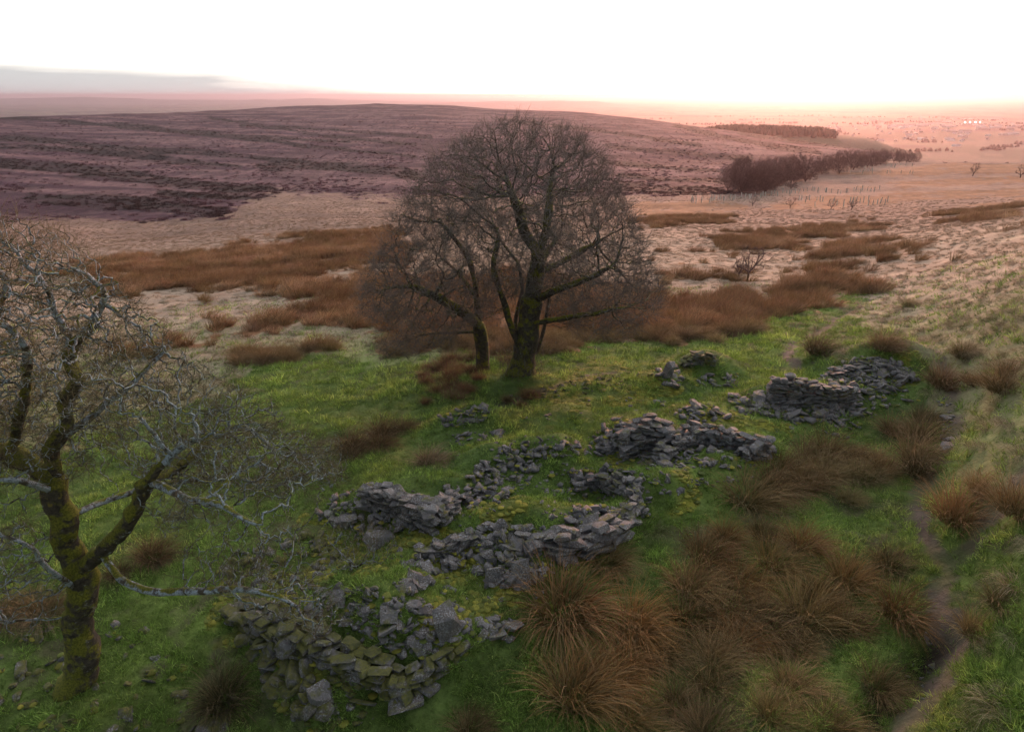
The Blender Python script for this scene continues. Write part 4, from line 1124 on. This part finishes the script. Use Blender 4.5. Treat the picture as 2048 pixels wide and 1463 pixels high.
def bark(name, dark_, light, moss_amt, lichen_amt, lichen=(0.33, 0.35, 0.37), twig=None):
    m = NT(name); P = m.pos(); geo = m.node('ShaderNodeNewGeometry')
    a = m.noise(9, 5, .7, P); b = m.noise(3.0, 4, .6, P); c = m.noise(26, 3, .6, P)
    col = m.mix(m.ramp(a, .35, .65), dark_, light)
    if lichen_amt:
        lf = m.math('MULTIPLY', m.ramp(m.math('ADD', m.math('MULTIPLY', a, .5), m.math('MULTIPLY', b, .5)), .60 - .2 * lichen_amt, .68 - .2 * lichen_amt), m.ramp(c, .30, .5))
        col = m.mix(lf, col, lichen)
        col = m.mix(m.math('MULTIPLY', m.ramp(m.noise(5, 4, .6, P), .62, .70), .7), col, (0.20, 0.15, 0.03))
    if moss_amt:
        zn = m.node('ShaderNodeSeparateXYZ', {0: geo.outputs['Normal']}).outputs[2]
        t = m.math('ADD', m.math('MULTIPLY', zn, .22), b)
        mf = m.ramp(t, .68 - .3 * moss_amt, .78 - .3 * moss_amt)
        col = m.mix(mf, col, m.mix(m.ramp(c, .4, .6), (0.075, 0.075, 0.012), (0.165, 0.150, 0.020)))
    return m.out(col, .9, .2, m.bump(a, .7, .03))
BARK_BIG = bark('mossy_bark', (0.030, 0.024, 0.018), (0.085, 0.070, 0.052), .62, 0)
BARK_CROWN = bark('twig_bark', (0.050, 0.040, 0.032), (0.125, 0.100, 0.080), .22, .3)
BARK_OAK = bark('oak_trunk_bark', (0.028, 0.022, 0.016), (0.080, 0.064, 0.046), .78, .30)
BARK_OAKC = bark('lichen_branches', (0.050, 0.040, 0.030), (0.120, 0.095, 0.065), .24, .86, (0.31, 0.35, 0.38))
BARK_TWIG = bark('brown_twigs', (0.085, 0.076, 0.066), (0.165, 0.148, 0.128), 0, 0)
BARK_OTWIG = bark('olive_twigs', (0.070, 0.056, 0.030), (0.155, 0.120, 0.060), 0, 0)
BARK_FAR = bark('far_bark', (0.085, 0.052, 0.048), (0.155, 0.100, 0.090), 0, 0)

def plant_tree(name, label, cat, base, tr, cr, tw, mat_t, mat_c, mat_w, group=None, knob=.05):
    root = empty(name, tuple(base)); tag(root, label, cat, group)
    # knots and flutes in the old wood
    Vt = tr[0].copy(); s_ = knob
    for ax in range(3): Vt[:, ax] += s_ * fbm(tr[0][:, (ax + 1) % 3] * 2.6 + 5 * ax, tr[0][:, 2] * 1.9 + tr[0][:, ax] * 2.2, 3, 640 + ax, .6)
    tr = (Vt, tr[1])
    t_ = new_obj('trunk', make_mesh('trunk', tr[0] - base, tr[1], True), mat_t, root)
    c_ = new_obj('crown', make_mesh('crown', cr[0] - base, cr[1], True), mat_c, root)
    if tw is not None: new_obj('twigs', make_mesh('twigs', tw[0] - base, tw[1], True), mat_w, c_)
    return root
def on_plane(pts, base):
    """pixel + metres behind the tree's own plane -> world points"""
    r_ = [ray(p[0], p[1]) for p in pts]
    return np.array([CAM + q * ((base[1] + (p[2] if len(p) > 2 else 0)) / q[1]) for p, q in zip(pts, r_)])
def crown_points(n, poly, base, depth, seed, centre=None, hollow=0.0, bottom=None):
    """points through a crown whose outline from here is poly; its depth swells like its width"""
    g = np.random.default_rng(seed)
    xs, ys = [p[0] for p in poly], [p[1] for p in poly]
    out = []
    row = {}
    while len(out) < n:
        a, b = g.uniform(min(xs), max(xs)), g.uniform(min(ys), max(ys))
        if not inpoly(np.array([a]), np.array([b]), poly)[0]: continue
        # how near the outline this pixel lies sets how far the crown reaches back there
        k = linedist(np.array([a]), np.array([b]), poly + [poly[0]])[0]
        w = min(1.0, math.sqrt(max(0.0, k) / (0.30 * (max(xs) - min(xs)))))
        t = g.uniform(-1, 1)
        if hollow and abs(t) < .5 and k > .12 * (max(xs) - min(xs)) and g.random() < hollow: continue
        out.append((a, b, t * depth * max(w, .12)))
    return on_plane(out, base)

# ---- the big spreading tree: a many-stemmed trunk, and a slimmer tree beside it
bB = hit1(1045, 748); bB[2] -= .15
bA = hit1(966, 738); bA[2] -= .15
outline = [(712, 580), (735, 530), (768, 470), (788, 420), (828, 360), (868, 310), (918, 276), (985, 248), (1040, 236), (1100, 250), (1158, 264), (1200, 298), (1232, 340), (1250, 390), (1272, 430), (1290, 480), (1310, 530), (1330, 570), (1325, 620),
           (1270, 665), (1180, 672), (1110, 650), (1060, 600), (1000, 610), (950, 650), (900, 690), (830, 712), (740, 712), (745, 690), (800, 670), (725, 640)]
att = crown_points(7600, outline, bB, 6.6, 3, hollow=.25)
ptu, ptv, _ = project(att)
left = (ptu < 955 + 40 * np.sin(ptv / 40)) & (ptv > 420)
skelB = [[bB + np.array([-.1, 0, 0]), *on_plane([(1050, 700), (1056, 660), (1064, 600), (1072, 550), (1078, 505)], bB)], on_plane([(1078, 505), (1092, 470), (1098, 420), (1100, 370, .5)], bB), on_plane([(1078, 505), (1050, 470), (1040, 430, -.5), (1020, 380, -.5)], bB),
         [*on_plane([(1046, 720), (1022, 650, -.4), (1010, 610, -.5), (992, 560, -.5), (985, 520, -.4), (1000, 470, -.2)], bB)], on_plane([(1064, 600), (1110, 580, -1), (1170, 560, -1.6), (1220, 535, -2)], bB), on_plane([(1064, 600), (1060, 560, 1.2), (1090, 510, 2.6), (1120, 470, 3.2)], bB),
         [*on_plane([(1052, 735), (1080, 690, .3), (1092, 640, .5), (1098, 590, .7), (1120, 540, 1)], bB)], [*on_plane([(1040, 735), (1034, 690, .7), (1030, 640, 1.0), (1046, 580, 1.5), (1035, 520, 2)], bB)],
         on_plane([(1056, 650), (1110, 640, -1.2), (1180, 628, -1.8), (1235, 615, -2)], bB), on_plane([(1010, 612, -.5), (960, 645, -1.5), (900, 655, -2), (850, 640, -2)], bB), on_plane([(1072, 550), (1130, 520, 1), (1200, 480, 1.5)], bB)]
pos, par = grow(skelB, att[~left], .19, 2.4, .30, .34, 5, cap=14000)
rad = radii(par, .0072, 2.35, .60); rad = rad * (1 + .35 * np.exp(-(pos[:, 2] - bB[2]) / .5) * (rad > .15))
skA = len(pos)
trB, crB, twB = tree_geometry(pos, par, rad, 2.5, .92, .0075, 6, .10, .014)
plant_tree('sycamore_tree', 'big spreading bare tree with mossy many-stemmed trunk', 'tree', bB, trB, crB, twB, BARK_BIG, BARK_CROWN, BARK_TWIG)
skelA = [[bA, *on_plane([(964, 690), (958, 650), (955, 600), (948, 560), (940, 520)], bA)], on_plane([(958, 650), (920, 620, -1), (870, 590, -1.5), (820, 570, -1.6)], bA), on_plane([(955, 600), (930, 560, 1.2), (880, 510, 2)], bA), on_plane([(960, 665), (910, 665, .6), (850, 668, .9), (790, 690, 1)], bA), on_plane([(940, 520), (910, 480), (880, 440)], bA), on_plane([(940, 520), (955, 480, .5), (960, 440, .6)], bA)]
pos, par = grow(skelA, att[left], .19, 2.4, .30, .34, 8, cap=9000)
rad = radii(par, .0072, 2.35, .34)
trA, crA, twA = tree_geometry(pos, par, rad, 2.5, .92, .0075, 9, .08, .014)
plant_tree('sycamore_tree', 'slimmer bare tree with one straight trunk left of the big spreading tree', 'tree', bA, trA, crA, twA, BARK_BIG, BARK_CROWN, BARK_TWIG)
# suckers round the big trunk
g = np.random.default_rng(12)
ns = 420
st = bB + np.stack([g.normal(0, .55, ns), g.normal(-.35, .45, ns), g.uniform(0, 1.6, ns)], -1)
d_ = g.normal(0, .55, (ns, 3)); d_[:, 2] = np.abs(d_[:, 2]) + .5; d_ /= np.linalg.norm(d_, axis=1)[:, None]
l_ = g.uniform(.4, 1.1, (ns, 1))
V, F = tubes(st, st + d_ * l_, np.full(ns, .007), np.full(ns, .003), d_, d_, 3)
sk_ = new_obj('suckers', make_mesh('suckers', V - bB, F, True), BARK_CROWN, [o for o in bpy.data.objects if o.name == 'sycamore_tree'][0])

# ---- the leaning lichen oak close by
bO = hit1(150, 1372); bO[2] -= .1
oak = lambda *p: on_plane(list(p), bO)
skelO = [[bO, *oak((168, 1310), (150, 1245), (166, 1190), (160, 1140))], oak((160, 1140), (128, 1080), (136, 1030), (104, 985), (112, 950), (100, 900), (135, 850), (128, 800), (158, 760), (128, 715), (142, 670), (105, 620)), oak((118, 960), (60, 925, .2), (0, 905, .4), (-120, 860, .6), (-220, 760, .8)),
         oak((112, 985), (50, 960, -.8), (-40, 955, -1.4), (-160, 930, -2)), oak((160, 1140), (205, 1100, -.3), (255, 1045, -.6), (290, 970, -.8), (345, 905, -1), (390, 880, -1)), oak((205, 1105, -.3), (235, 1155, -.9), (300, 1183, -1.3), (380, 1182, -1.7), (470, 1178, -2), (560, 1190, -2.2)),
         oak((145, 1030), (200, 1005, .8), (280, 975, 1.6), (370, 962, 2.2), (470, 950, 2.6), (550, 975, 2.8), (630, 940, 3)), oak((120, 880), (185, 830, .4), (260, 770, .6), (330, 700, .9)), oak((138, 705), (180, 650), (210, 600)), oak((-60, 885, .5), (-40, 760, .8), (-10, 640, 1), (20, 560, 1)),
         oak((300, 960, -.8), (380, 1000, -1.5), (450, 1010, -2), (520, 1060, -2.2)), oak((290, 970, -.8), (350, 940, .4), (420, 880, 1), (470, 850, 1.2)), oak((20, 915, .3), (40, 830, 0), (60, 750, -.3), (50, 690, -.5)), oak((560, 1190, -2.2), (600, 1225, -2.4), (640, 1250, -2.5)), oak((158, 1180), (100, 1140, -1), (60, 1090, -1.6), (-20, 1060, -2))]
crown = [(-330, 460), (-120, 400), (0, 415), (70, 440), (160, 480), (215, 545), (290, 600), (335, 650), (380, 715), (480, 760), (545, 790), (560, 830), (640, 870), (690, 915), (680, 960), (620, 985), (560, 1010), (470, 985), (390, 1000), (330, 985), (250, 930), (170, 950), (60, 980), (-100, 1000), (-350, 950)]
low = [(300, 990), (420, 1000), (520, 1020), (600, 1050), (680, 1180), (700, 1260), (640, 1290), (560, 1240), (460, 1215), (400, 1180), (360, 1100), (300, 1060)]
lowl = [(-200, 1000), (60, 1010), (120, 1100), (100, 1230), (40, 1290), (-200, 1250)]
att = np.concatenate([crown_points(6000, crown, bO, 3.6, 21), crown_points(420, low, bO + np.array([0, -1.4, 0]), 1.6, 22), crown_points(260, lowl, bO + np.array([0, -1.2, 0]), 1.6, 23), crown_points(500, [(300, 830), (560, 850), (680, 900), (700, 960), (560, 1010), (300, 985)], bO + np.array([0, 1.5, 0]), 2.0, 24)])
pos, par = grow(skelO, att, .105, 1.4, .175, .62, 25, iters=240, cap=18000)
rad = radii(par, .0075, 2.25, .33); rad = rad * (1 + .55 * np.exp(-(pos[:, 2] - bO[2]) / .45) * (rad > .15))
trO, crO, twO = tree_geometry(pos, par, rad, 1.15, .45, .0042, 26, .085, .016, up=.25, tw_wig=1.1)
plant_tree('oak_tree', 'leaning oak with twisted lichen covered branches and mossy trunk', 'tree', bO, trO, crO, twO, BARK_OAK, BARK_OAKC, BARK_OTWIG, None, .09)

# ---- thorn shrubs
def shrub(name, label, u, v, h, w, n, mat, seed, tip=.004, lean=0.0, group=None, cap=1600, tw=1.6, tl=.3, trunk=.05, step=.12, clear=.1):
    b = hit1(u, v); b[2] -= .05
    g = np.random.default_rng(seed)
    t = g.uniform(0, 1, n); a = g.uniform(0, 6.283, n); rr_ = w * np.sqrt(g.uniform(0, 1, n)) * np.sqrt(np.clip(1 - (1.6 * t - .75) ** 2, .05, 1))
    att = b + np.stack([rr_ * np.cos(a) + lean * t * h, rr_ * np.sin(a), clear * h + t * h * (1 - clear)], -1)
    sk = [[b, b + np.array([lean * .1 * h, 0, clear * h + .05])]]
    for i in range(3):
        aa = g.uniform(0, 6.28); sk.append([sk[0][1], sk[0][1] + np.array([math.cos(aa) * w * .4 + lean * .4 * h, math.sin(aa) * w * .4, h * .3])])
    pos, par = grow(sk, att, step, w, step * 1.8, .45, seed, cap=cap)
    rad = radii(par, tip, 2.4, trunk)
    tr, cr, tg = tree_geometry(pos, par, rad, tw, tl, tip * .8, seed + 1, max(trunk * .6, tip * 2), tip * 2.2)
    return plant_tree(name, label, 'shrub', b, tr, cr, tg, mat, mat, BARK_OTWIG, group, .004)
shrub('thorn_shrub', 'low twiggy thorn shrub growing in the hollow of the ruin', 715, 1140, 1.3, 1.2, 900, BARK_OAKC, 41, cap=2600)
shrub('thorn_shrub', 'lichened thorn shrub beside the rush strip at the lawn edge', 640, 960, 1.6, 1.3, 900, BARK_OAKC, 43, cap=2600)
# ---------------------------------------------------------------- far side of the valley
def far_tree_meshes(k, h, w, n, tip, tw, tl, mat, seed, clear=.22, lean=0.0, trunk=.3, step=.45, cap=900):
    out = []
    for i in range(k):
        g = np.random.default_rng(seed + i)
        t = g.uniform(0, 1, n); a = g.uniform(0, 6.283, n)
        rr_ = w * np.sqrt(g.uniform(0.05, 1, n)) * np.sqrt(np.clip(1 - (1.75 * t - .80) ** 2, .03, 1)) * (1 + .2 * np.sin(a * 2 + i))
        att = np.stack([rr_ * np.cos(a) + lean * t * h, rr_ * np.sin(a), h * (clear + t * (1 - clear))], -1)
        sk = [[np.zeros(3), np.array([lean * .2 * h, 0, h * clear * .9])]]
        for j in range(5):
            aa = j * 1.257 + g.uniform(0, .8); sk.append([sk[0][1], sk[0][1] + np.array([math.cos(aa) * w * .35 + lean * .3 * h, math.sin(aa) * w * .35, h * .28])])
        pos, par = grow(sk, att, step, w * 1.2, step * 1.5, .35, seed + i, cap=cap)
        rad = radii(par, tip, 2.4, trunk)
        tr, cr, tg = tree_geometry(pos, par, rad, tw, tl, tip * .8, seed + i + 50, max(trunk * .45, tip * 2.2), tip * 2.2, sub=False)
        cr = (np.concatenate([cr[0], tg[0]]), np.concatenate([cr[1], tg[1] + len(cr[0])]))
        a_ = make_mesh('trunk', *tr, True); a_.materials.append(mat); b_ = make_mesh('crown', *cr, True); b_.materials.append(mat)
        out.append((a_, b_))
    return out
def put_tree(name, ms, p, s, label, cat, group, rz=None):
    e_ = empty(name, (p[0], p[1], p[2] - .1), random.uniform(0, 6.28) if rz is None else rz); e_.scale = (s, s, s * random.uniform(.9, 1.1))
    tag(e_, label, cat, group)
    new_obj('trunk', ms[0], None, e_); new_obj('crown', ms[1], None, e_)
WOOD = far_tree_meshes(4, 12.0, 6.2, 480, .028, 3.6, 1.9, BARK_FAR, 300, clear=.06)
HAW = far_tree_meshes(3, 3.4, 1.7, 120, .022, 2.0, .7, BARK_FAR, 330, .25, .18, .11, .28, 300)
rr = random.Random(5)
base_line = [(1462, 386), (1500, 388), (1540, 384), (1580, 374), (1620, 362), (1670, 350), (1720, 338), (1770, 330), (1830, 324)]
for i in range(46):
    t = (i + rr.random()) / 46 * (len(base_line) - 1); k = min(int(t), len(base_line) - 2); f_ = t - k
    u_ = base_line[k][0] * (1 - f_) + base_line[k + 1][0] * f_; v_ = base_line[k][1] * (1 - f_) + base_line[k + 1][1] * f_
    p = hit1(u_, v_); back = rr.uniform(0, 30)
    dirn = np.array([p[0], p[1]]) / math.hypot(p[0], p[1])
    x_, y_ = p[0] + dirn[0] * back + rr.uniform(-4, 4), p[1] + dirn[1] * back
    lab = 'bare tree in the near end of the wood across the valley' if t < 3 else ('bare tree in the middle of the wood across the valley' if t < 5.5 else 'bare tree in the far end of the wood across the valley')
    put_tree('bare_tree', WOOD[i % 4], (x_, y_, float(gz(x_, y_))), rr.uniform(.62, 1.15) * np.interp(t, [0, 4, 6, 8], [.88, .85, .75, .6]), lab, 'tree', lab.replace('tree', 'trees'))
for u_, v_, s_, lab in [(1495, 557, 1.05, 'small wind-bent thorn tree alone on the tussocks beyond the big tree'), (1475, 556, .75, 'smaller thorn bush left of the lone wind-bent thorn tree'), (1505, 412, 1.0, 'bare thorn tree at the near end of the row of guards'),
    (1580, 416, 1.15, 'bare thorn tree above the pale grass, second of the row'), (1662, 418, 1.0, 'leaning bare thorn tree below the planted guards, third of the row'), (1702, 420, 1.1, 'bare thorn tree at the far end of the row of guards'),
    (1945, 352, 1.9, 'lone bare tree on the far brow right of the wood'), (2040, 356, 2.1, 'lone bare tree on the brow at the edge of the view')]:
    put_tree('thorn_tree', HAW[rr.randrange(3)], hit1(u_, v_), s_ * .8, lab, 'tree', 'lone thorn trees', 0.0)
# planted saplings in pale guards
gm = NT('guard_plastic'); MAT_GUARD = gm.out((0.62, 0.60, 0.52), .5, .3)
bm = bmesh.new()
bmesh.ops.create_cone(bm, cap_ends=False, segments=8, radius1=.11, radius2=.11, depth=1.5, matrix=Matrix.Translation((0, 0, .75)))
tube_me = bpy.data.meshes.new('guard_tube'); bm.to_mesh(tube_me); bm.free(); tube_me.materials.append(MAT_GUARD)
bm = bmesh.new(); bmesh.ops.create_cube(bm, size=1.0, matrix=Matrix.Translation((.15, 0, .85)) @ Matrix.Diagonal((.05, .05, 1.7, 1)))
stake_me = bpy.data.meshes.new('guard_stake'); bm.to_mesh(stake_me); bm.free(); stake_me.materials.append(BARK_FAR)
def guard(u_, v_, lab):
    p = hit1(u_, v_); e_ = empty('tree_guard', tuple(p), rr.uniform(0, 6)); e_.rotation_euler = (rr.gauss(0, .06), rr.gauss(0, .06), rr.uniform(0, 6)); s = rr.uniform(.85, 1.15); e_.scale = (s, s, s)
    tag(e_, lab, 'tree guard', lab.replace('guard', 'guards')); new_obj('tube', tube_me, None, e_); new_obj('stake', stake_me, None, e_)
for i in range(30): guard(1420 + i * 7.5 + rr.uniform(-4, 4), 403 - i * .72 + rr.uniform(-3, 2), 'pale tree guard in the line curving below the wood')
for i in range(16): guard(1640 + i * 8 + rr.uniform(-5, 5), 388 - i * .5 + rr.uniform(-3, 4), 'pale tree guard on the brown strip beyond the curving line')
for i in range(26): guard(1600 + i * 7 + rr.uniform(-4, 4), 408 + rr.uniform(-8, 6), 'pale tree guard in the cluster among the thorn trees')
for i in range(40): guard(1660 + rr.uniform(0, 170), 334 + rr.uniform(-6, 14), 'tiny pale tree guard on the bright slope right of the wood')
for i in range(10): guard(1380 + rr.uniform(0, 50), 402 + rr.uniform(-4, 6), 'tiny pale tree guard left of the wood near the stream')

# conifer plantation on the spur beyond the moor, hedgerow woods on the plain: masses of trees
def cone_wood(name, P, hs, label, mat, wide=.34):
    V, F, o = [], [], 0
    g = np.random.default_rng(77)
    a = np.arange(6) * math.pi / 3
    for p, h in zip(P, hs):
        prof = [(0, .12), (.12, 1.0), (.5, .75), (.8, .42)]
        for t, w in prof:
            V.append(np.stack([p[0] + np.cos(a) * w * h * wide * g.uniform(.75, 1.2, 6), p[1] + np.sin(a) * w * h * wide * g.uniform(.75, 1.2, 6), np.full(6, p[2] + t * h) + g.normal(0, .03 * h, 6)], -1))
        V.append(np.array([[p[0], p[1], p[2] + h]]))
        for k in range(3):
            i = np.arange(6); j = (i + 1) % 6
            F.append(np.concatenate([np.stack([o + k * 6 + i, o + k * 6 + j, o + k * 6 + 6 + j], -1), np.stack([o + k * 6 + i, o + k * 6 + 6 + j, o + k * 6 + 6 + i], -1)]))
        i = np.arange(6); F.append(np.stack([o + 18 + i, o + 18 + (i + 1) % 6, np.full(6, o + 24)], -1)); o += 25
    return tag(new_obj(name, make_mesh(name, np.concatenate(V), np.concatenate(F)), mat), label, 'woodland', kind='stuff')
wm = NT('conifer_foliage'); MAT_CON = wm.out(wm.mix(wm.noise(.15, 3, .6, wm.pos()), (0.022, 0.026, 0.014), (0.05, 0.05, 0.028)), .95, .1)
P, hs = [], []
for i in range(800):
    u_ = 1395 + 280 * rr.random(); d_ = rr.uniform(1380, 1620)
    r_ = ray(u_, 262); x_, y_ = r_[0] * d_, r_[1] * d_
    P.append((x_, y_, float(gz(x_, y_)) - .5)); hs.append(rr.uniform(11, 17) * np.interp(u_, [1395, 1440, 1640, 1676], [.45, .9, 1.15, .7]))
cone_wood('plantation', P, hs, 'dark conifer plantation on the spur below the sunset', MAT_CON)
P, hs = [], []
for i in range(46):
    u0, d0 = rr.uniform(1150, 2150), 2200 * (7000 / 2200) ** rr.random()
    du = rr.uniform(15, 70)
    for j in range(16):
        r_ = ray(u0 + rr.uniform(-du, du), 250); d_ = d0 + rr.uniform(-40, 40); x_, y_ = r_[0] * d_, r_[1] * d_
        P.append((x_, y_, float(gz(x_, y_)) - .5)); hs.append(rr.uniform(9, 16))
cone_wood('hedgerow_woods', P, hs, 'dim belts of trees across the hazy plain', MAT_CON, .55)
# the town
hw, hr = NT('pale_render'), NT('slate_roof')
MAT_HW = hw.out(hw.mix(hw.node('ShaderNodeObjectInfo').outputs['Random'], (0.35, 0.30, 0.27), (0.80, 0.78, 0.74)), .8, .2); MAT_HR = hr.out((0.12, 0.11, 0.12), .7, .3)
def house_mesh(w, dd_, h, rf):
    bm = bmesh.new(); vs = [bm.verts.new((sx * w / 2, sy * dd_ / 2, z_)) for z_ in (-3, h) for sy in (-1, 1) for sx in (-1, 1)]
    for q in ((0, 1, 5, 4), (2, 6, 7, 3), (0, 4, 6, 2), (1, 3, 7, 5)): bm.faces.new([vs[i] for i in q])
    r1, r2 = bm.verts.new((-w / 2 - .2, 0, h + rf)), bm.verts.new((w / 2 + .2, 0, h + rf))
    for q in ((vs[4], vs[5], r2, r1), (vs[7], vs[6], r1, r2), (vs[6], vs[4], r1), (vs[5], vs[7], r2)):
        f_ = bm.faces.new(q); f_.material_index = 1 if len(q) == 4 else 0
    me = bpy.data.meshes.new('house_shape'); bm.to_mesh(me); bm.free(); me.materials.append(MAT_HW); me.materials.append(MAT_HR); return me
HOUSES = [house_mesh(22, 9, 6, 3), house_mesh(12, 9, 6, 3.5), house_mesh(60, 26, 9, 2), house_mesh(34, 14, 7, 3)]
for i in range(190):
    big = rr.random() < .2
    u_ = rr.gauss(1860, 130) if not big else rr.uniform(1760, 2060); d_ = rr.uniform(3200, 6200)
    r_ = ray(u_, 262); x_, y_ = r_[0] * d_, r_[1] * d_
    o = new_obj('distant_house' if not big else 'distant_shed', HOUSES[2] if big else HOUSES[rr.choice((0, 1, 3))]); o.location = (x_, y_, float(gz(x_, y_))); o.rotation_euler = (0, 0, rr.uniform(0, 3.14))
    if big: tag(o, 'long pale industrial shed in the hazy town on the plain', 'shed', 'sheds of the distant town')
    else: tag(o, 'tiny pale house in the hazy town on the plain', 'house', 'houses of the distant town')
fm = NT('farm_white'); o = new_obj('distant_farmhouse', HOUSES[3]); p = hit1(1912, 293); o.location = p; o.rotation_euler = (0, 0, .3); tag(o, 'white farmhouse alone on the near edge of the plain', 'house')
# floodlight masts of the town, lit
em = NT('flood_lamp'); e_n = em.node('ShaderNodeEmission', {'Color': (1, .95, .85, 1), 'Strength': 60.0}); em.l.new(e_n.outputs[0], em.node('ShaderNodeOutputMaterial').inputs[0])
bm = bmesh.new(); bmesh.ops.create_cone(bm, cap_ends=True, segments=6, radius1=.6, radius2=.3, depth=28, matrix=Matrix.Translation((0, 0, 14))); mast = bpy.data.meshes.new('mast'); bm.to_mesh(mast); bm.free(); mast.materials.append(MAT_HR)
bm = bmesh.new(); bmesh.ops.create_cube(bm, size=1.0, matrix=Matrix.Translation((0, -.8, 28.5)) @ Matrix.Diagonal((4.5, 1.0, 2.4, 1))); lampm = bpy.data.meshes.new('lamp_head'); bm.to_mesh(lampm); bm.free(); lampm.materials.append(em.m)
for u_, nm in ((1930, 'first'), (1940, 'second'), (1951, 'third'), (1960, 'fourth')):
    r_ = ray(u_, 245); d_ = 4300; x_, y_ = r_[0] * d_, r_[1] * d_
    e_ = empty('floodlight', (x_, y_, float(gz(x_, y_)))); tag(e_, nm + ' lit floodlight mast from the left in the distant town', 'floodlight', 'lit floodlights of the town')
    new_obj('mast', mast, None, e_); new_obj('lamp', lampm, None, e_)
# blue hills on the skyline
hm_ = NT('far_hill'); MAT_HILL = hm_.out(hm_.mix(hm_.noise(.0015, 4, .6, hm_.pos()), (0.06, 0.06, 0.05), (0.12, 0.11, 0.08)), .95, .1)
def skyline(label, prof, d0, d1, seed):
    us = np.linspace(prof[0][0], prof[-1][0], 220); vs = np.interp(us, [p[0] for p in prof], [p[1] for p in prof]) + 1.2 * fbm(us / 40, us * 0 + seed, 4, seed)
    top = at_depth(us, vs, np.full(220, (d0 + d1) / 2.0)); rws = []
    for t, zf in ((0, 0), (.3, .7), (.5, 1), (.7, .75), (1, 0)):
        sc_ = (d0 + (d1 - d0) * t) / ((d0 + d1) / 2.0)
        rws.append(np.stack([top[:, 0] * sc_, top[:, 1] * sc_, PLAIN - 25 + (top[:, 2] - PLAIN + 25) * zf], -1))
    V = np.concatenate(rws); i = np.arange(219); F = np.concatenate([np.stack([k * 220 + i, k * 220 + i + 1, k * 220 + 221 + i, k * 220 + 220 + i], -1) for k in range(4)])
    tag(new_obj('hills', make_mesh('hills', V, F, True), MAT_HILL), label, kind='structure')
skyline('long blue hills on the horizon beyond the moor', [(-500, 199), (0, 197), (160, 194), (260, 196), (320, 199), (440, 200), (560, 199), (620, 197), (700, 200), (900, 205)], 16000, 22000, 3)
skyline('faint hills on the horizon towards the sunset', [(820, 206), (1000, 203), (1130, 202), (1190, 203), (1230, 208), (1400, 212), (1700, 214), (2048, 213), (2500, 212)], 11000, 16000, 4)
# ---------------------------------------------------------------- say which one: place within its own patch, and the largest and smallest there
bpy.context.view_layer.update()
_by = {}
for o in list(COL.objects):
    if o.parent is None and 'label' in o and o.get('group') and o.get('kind') != 'structure': _by.setdefault(o['label'], []).append(o)
def _size(o):
    if o.type == 'MESH': dm = o.data
    else:
        ch = [c for c in o.children if c.type == 'MESH']; return max((c.dimensions.length for c in ch), default=1.0) * o.scale[0]
    return o.dimensions.length
for lab, obs in _by.items():
    if len(obs) < 2: continue
    words_ = len(lab.split())
    P = np.array([o.matrix_world.translation[:] for o in obs]); u_, v_, d_ = project(P)
    S = np.array([_size(o) for o in obs]) / d_
    nc = 1 if len(obs) < 4 else (2 if len(obs) < 10 else 3); nr = 1 if len(obs) < 6 else (2 if len(obs) < 16 else 3)
    cn = {1: [''], 2: ['left', 'right'], 3: ['left', 'centre', 'right']}[nc]; rn = {1: [''], 2: ['far', 'near'], 3: ['far', 'middle', 'near']}[nr]
    ru_, rv_ = u_.argsort().argsort(), v_.argsort().argsort()
    cell = {}
    for i, o in enumerate(obs): cell.setdefault((min(nc - 1, ru_[i] * nc // len(obs)), min(nr - 1, rv_[i] * nr // len(obs))), []).append(i)
    for (c, r_), ids in cell.items():
        place = (rn[r_] + ' ' + cn[c]).strip()
        ids = sorted(ids, key=lambda i: -S[i])
        for k, i in enumerate(ids):
            pre = '' if len(ids) == 1 else ('largest ' if k == 0 else ('smallest ' if k == len(ids) - 1 else ('second largest ' if k == 1 and len(ids) > 3 else '')))
            t = pre + lab + ((', ' + place + ' of its patch') if place else '')
            if len(t.split()) > 16: t = pre + lab + ((', ' + place) if place else '')
            if len(t.split()) > 16: t = lab + ((', ' + place) if place else '')
            if len(t.split()) <= 16: obs[i]['label'] = t
# ---------------------------------------------------------------- air
hz = bmesh.new()
bmesh.ops.create_cube(hz, size=1.0)
me = bpy.data.meshes.new('haze'); hz.to_mesh(me); hz.free()
HZ0, HZ1 = PLAIN - 60.0, 75.0
o = new_obj('haze', me); o.scale = (150000, 150000, HZ1 - HZ0); o.location = (0, 0, (HZ0 + HZ1) / 2)
m = bpy.data.materials.new('haze_air'); m.use_nodes = True
nt = m.node_tree; nt.nodes.clear()
pv = nt.nodes.new('ShaderNodeVolumePrincipled')
pv.inputs['Color'].default_value = (0.50, 0.41, 0.45, 1); pv.inputs['Density'].default_value = 0.00006; pv.inputs['Anisotropy'].default_value = 0.70
mo_ = nt.nodes.new('ShaderNodeOutputMaterial'); nt.links.new(pv.outputs[0], mo_.inputs['Volume'])
me.materials.append(m)
tag(o, 'thin sunset haze over valley and plain', 'haze', kind='stuff')
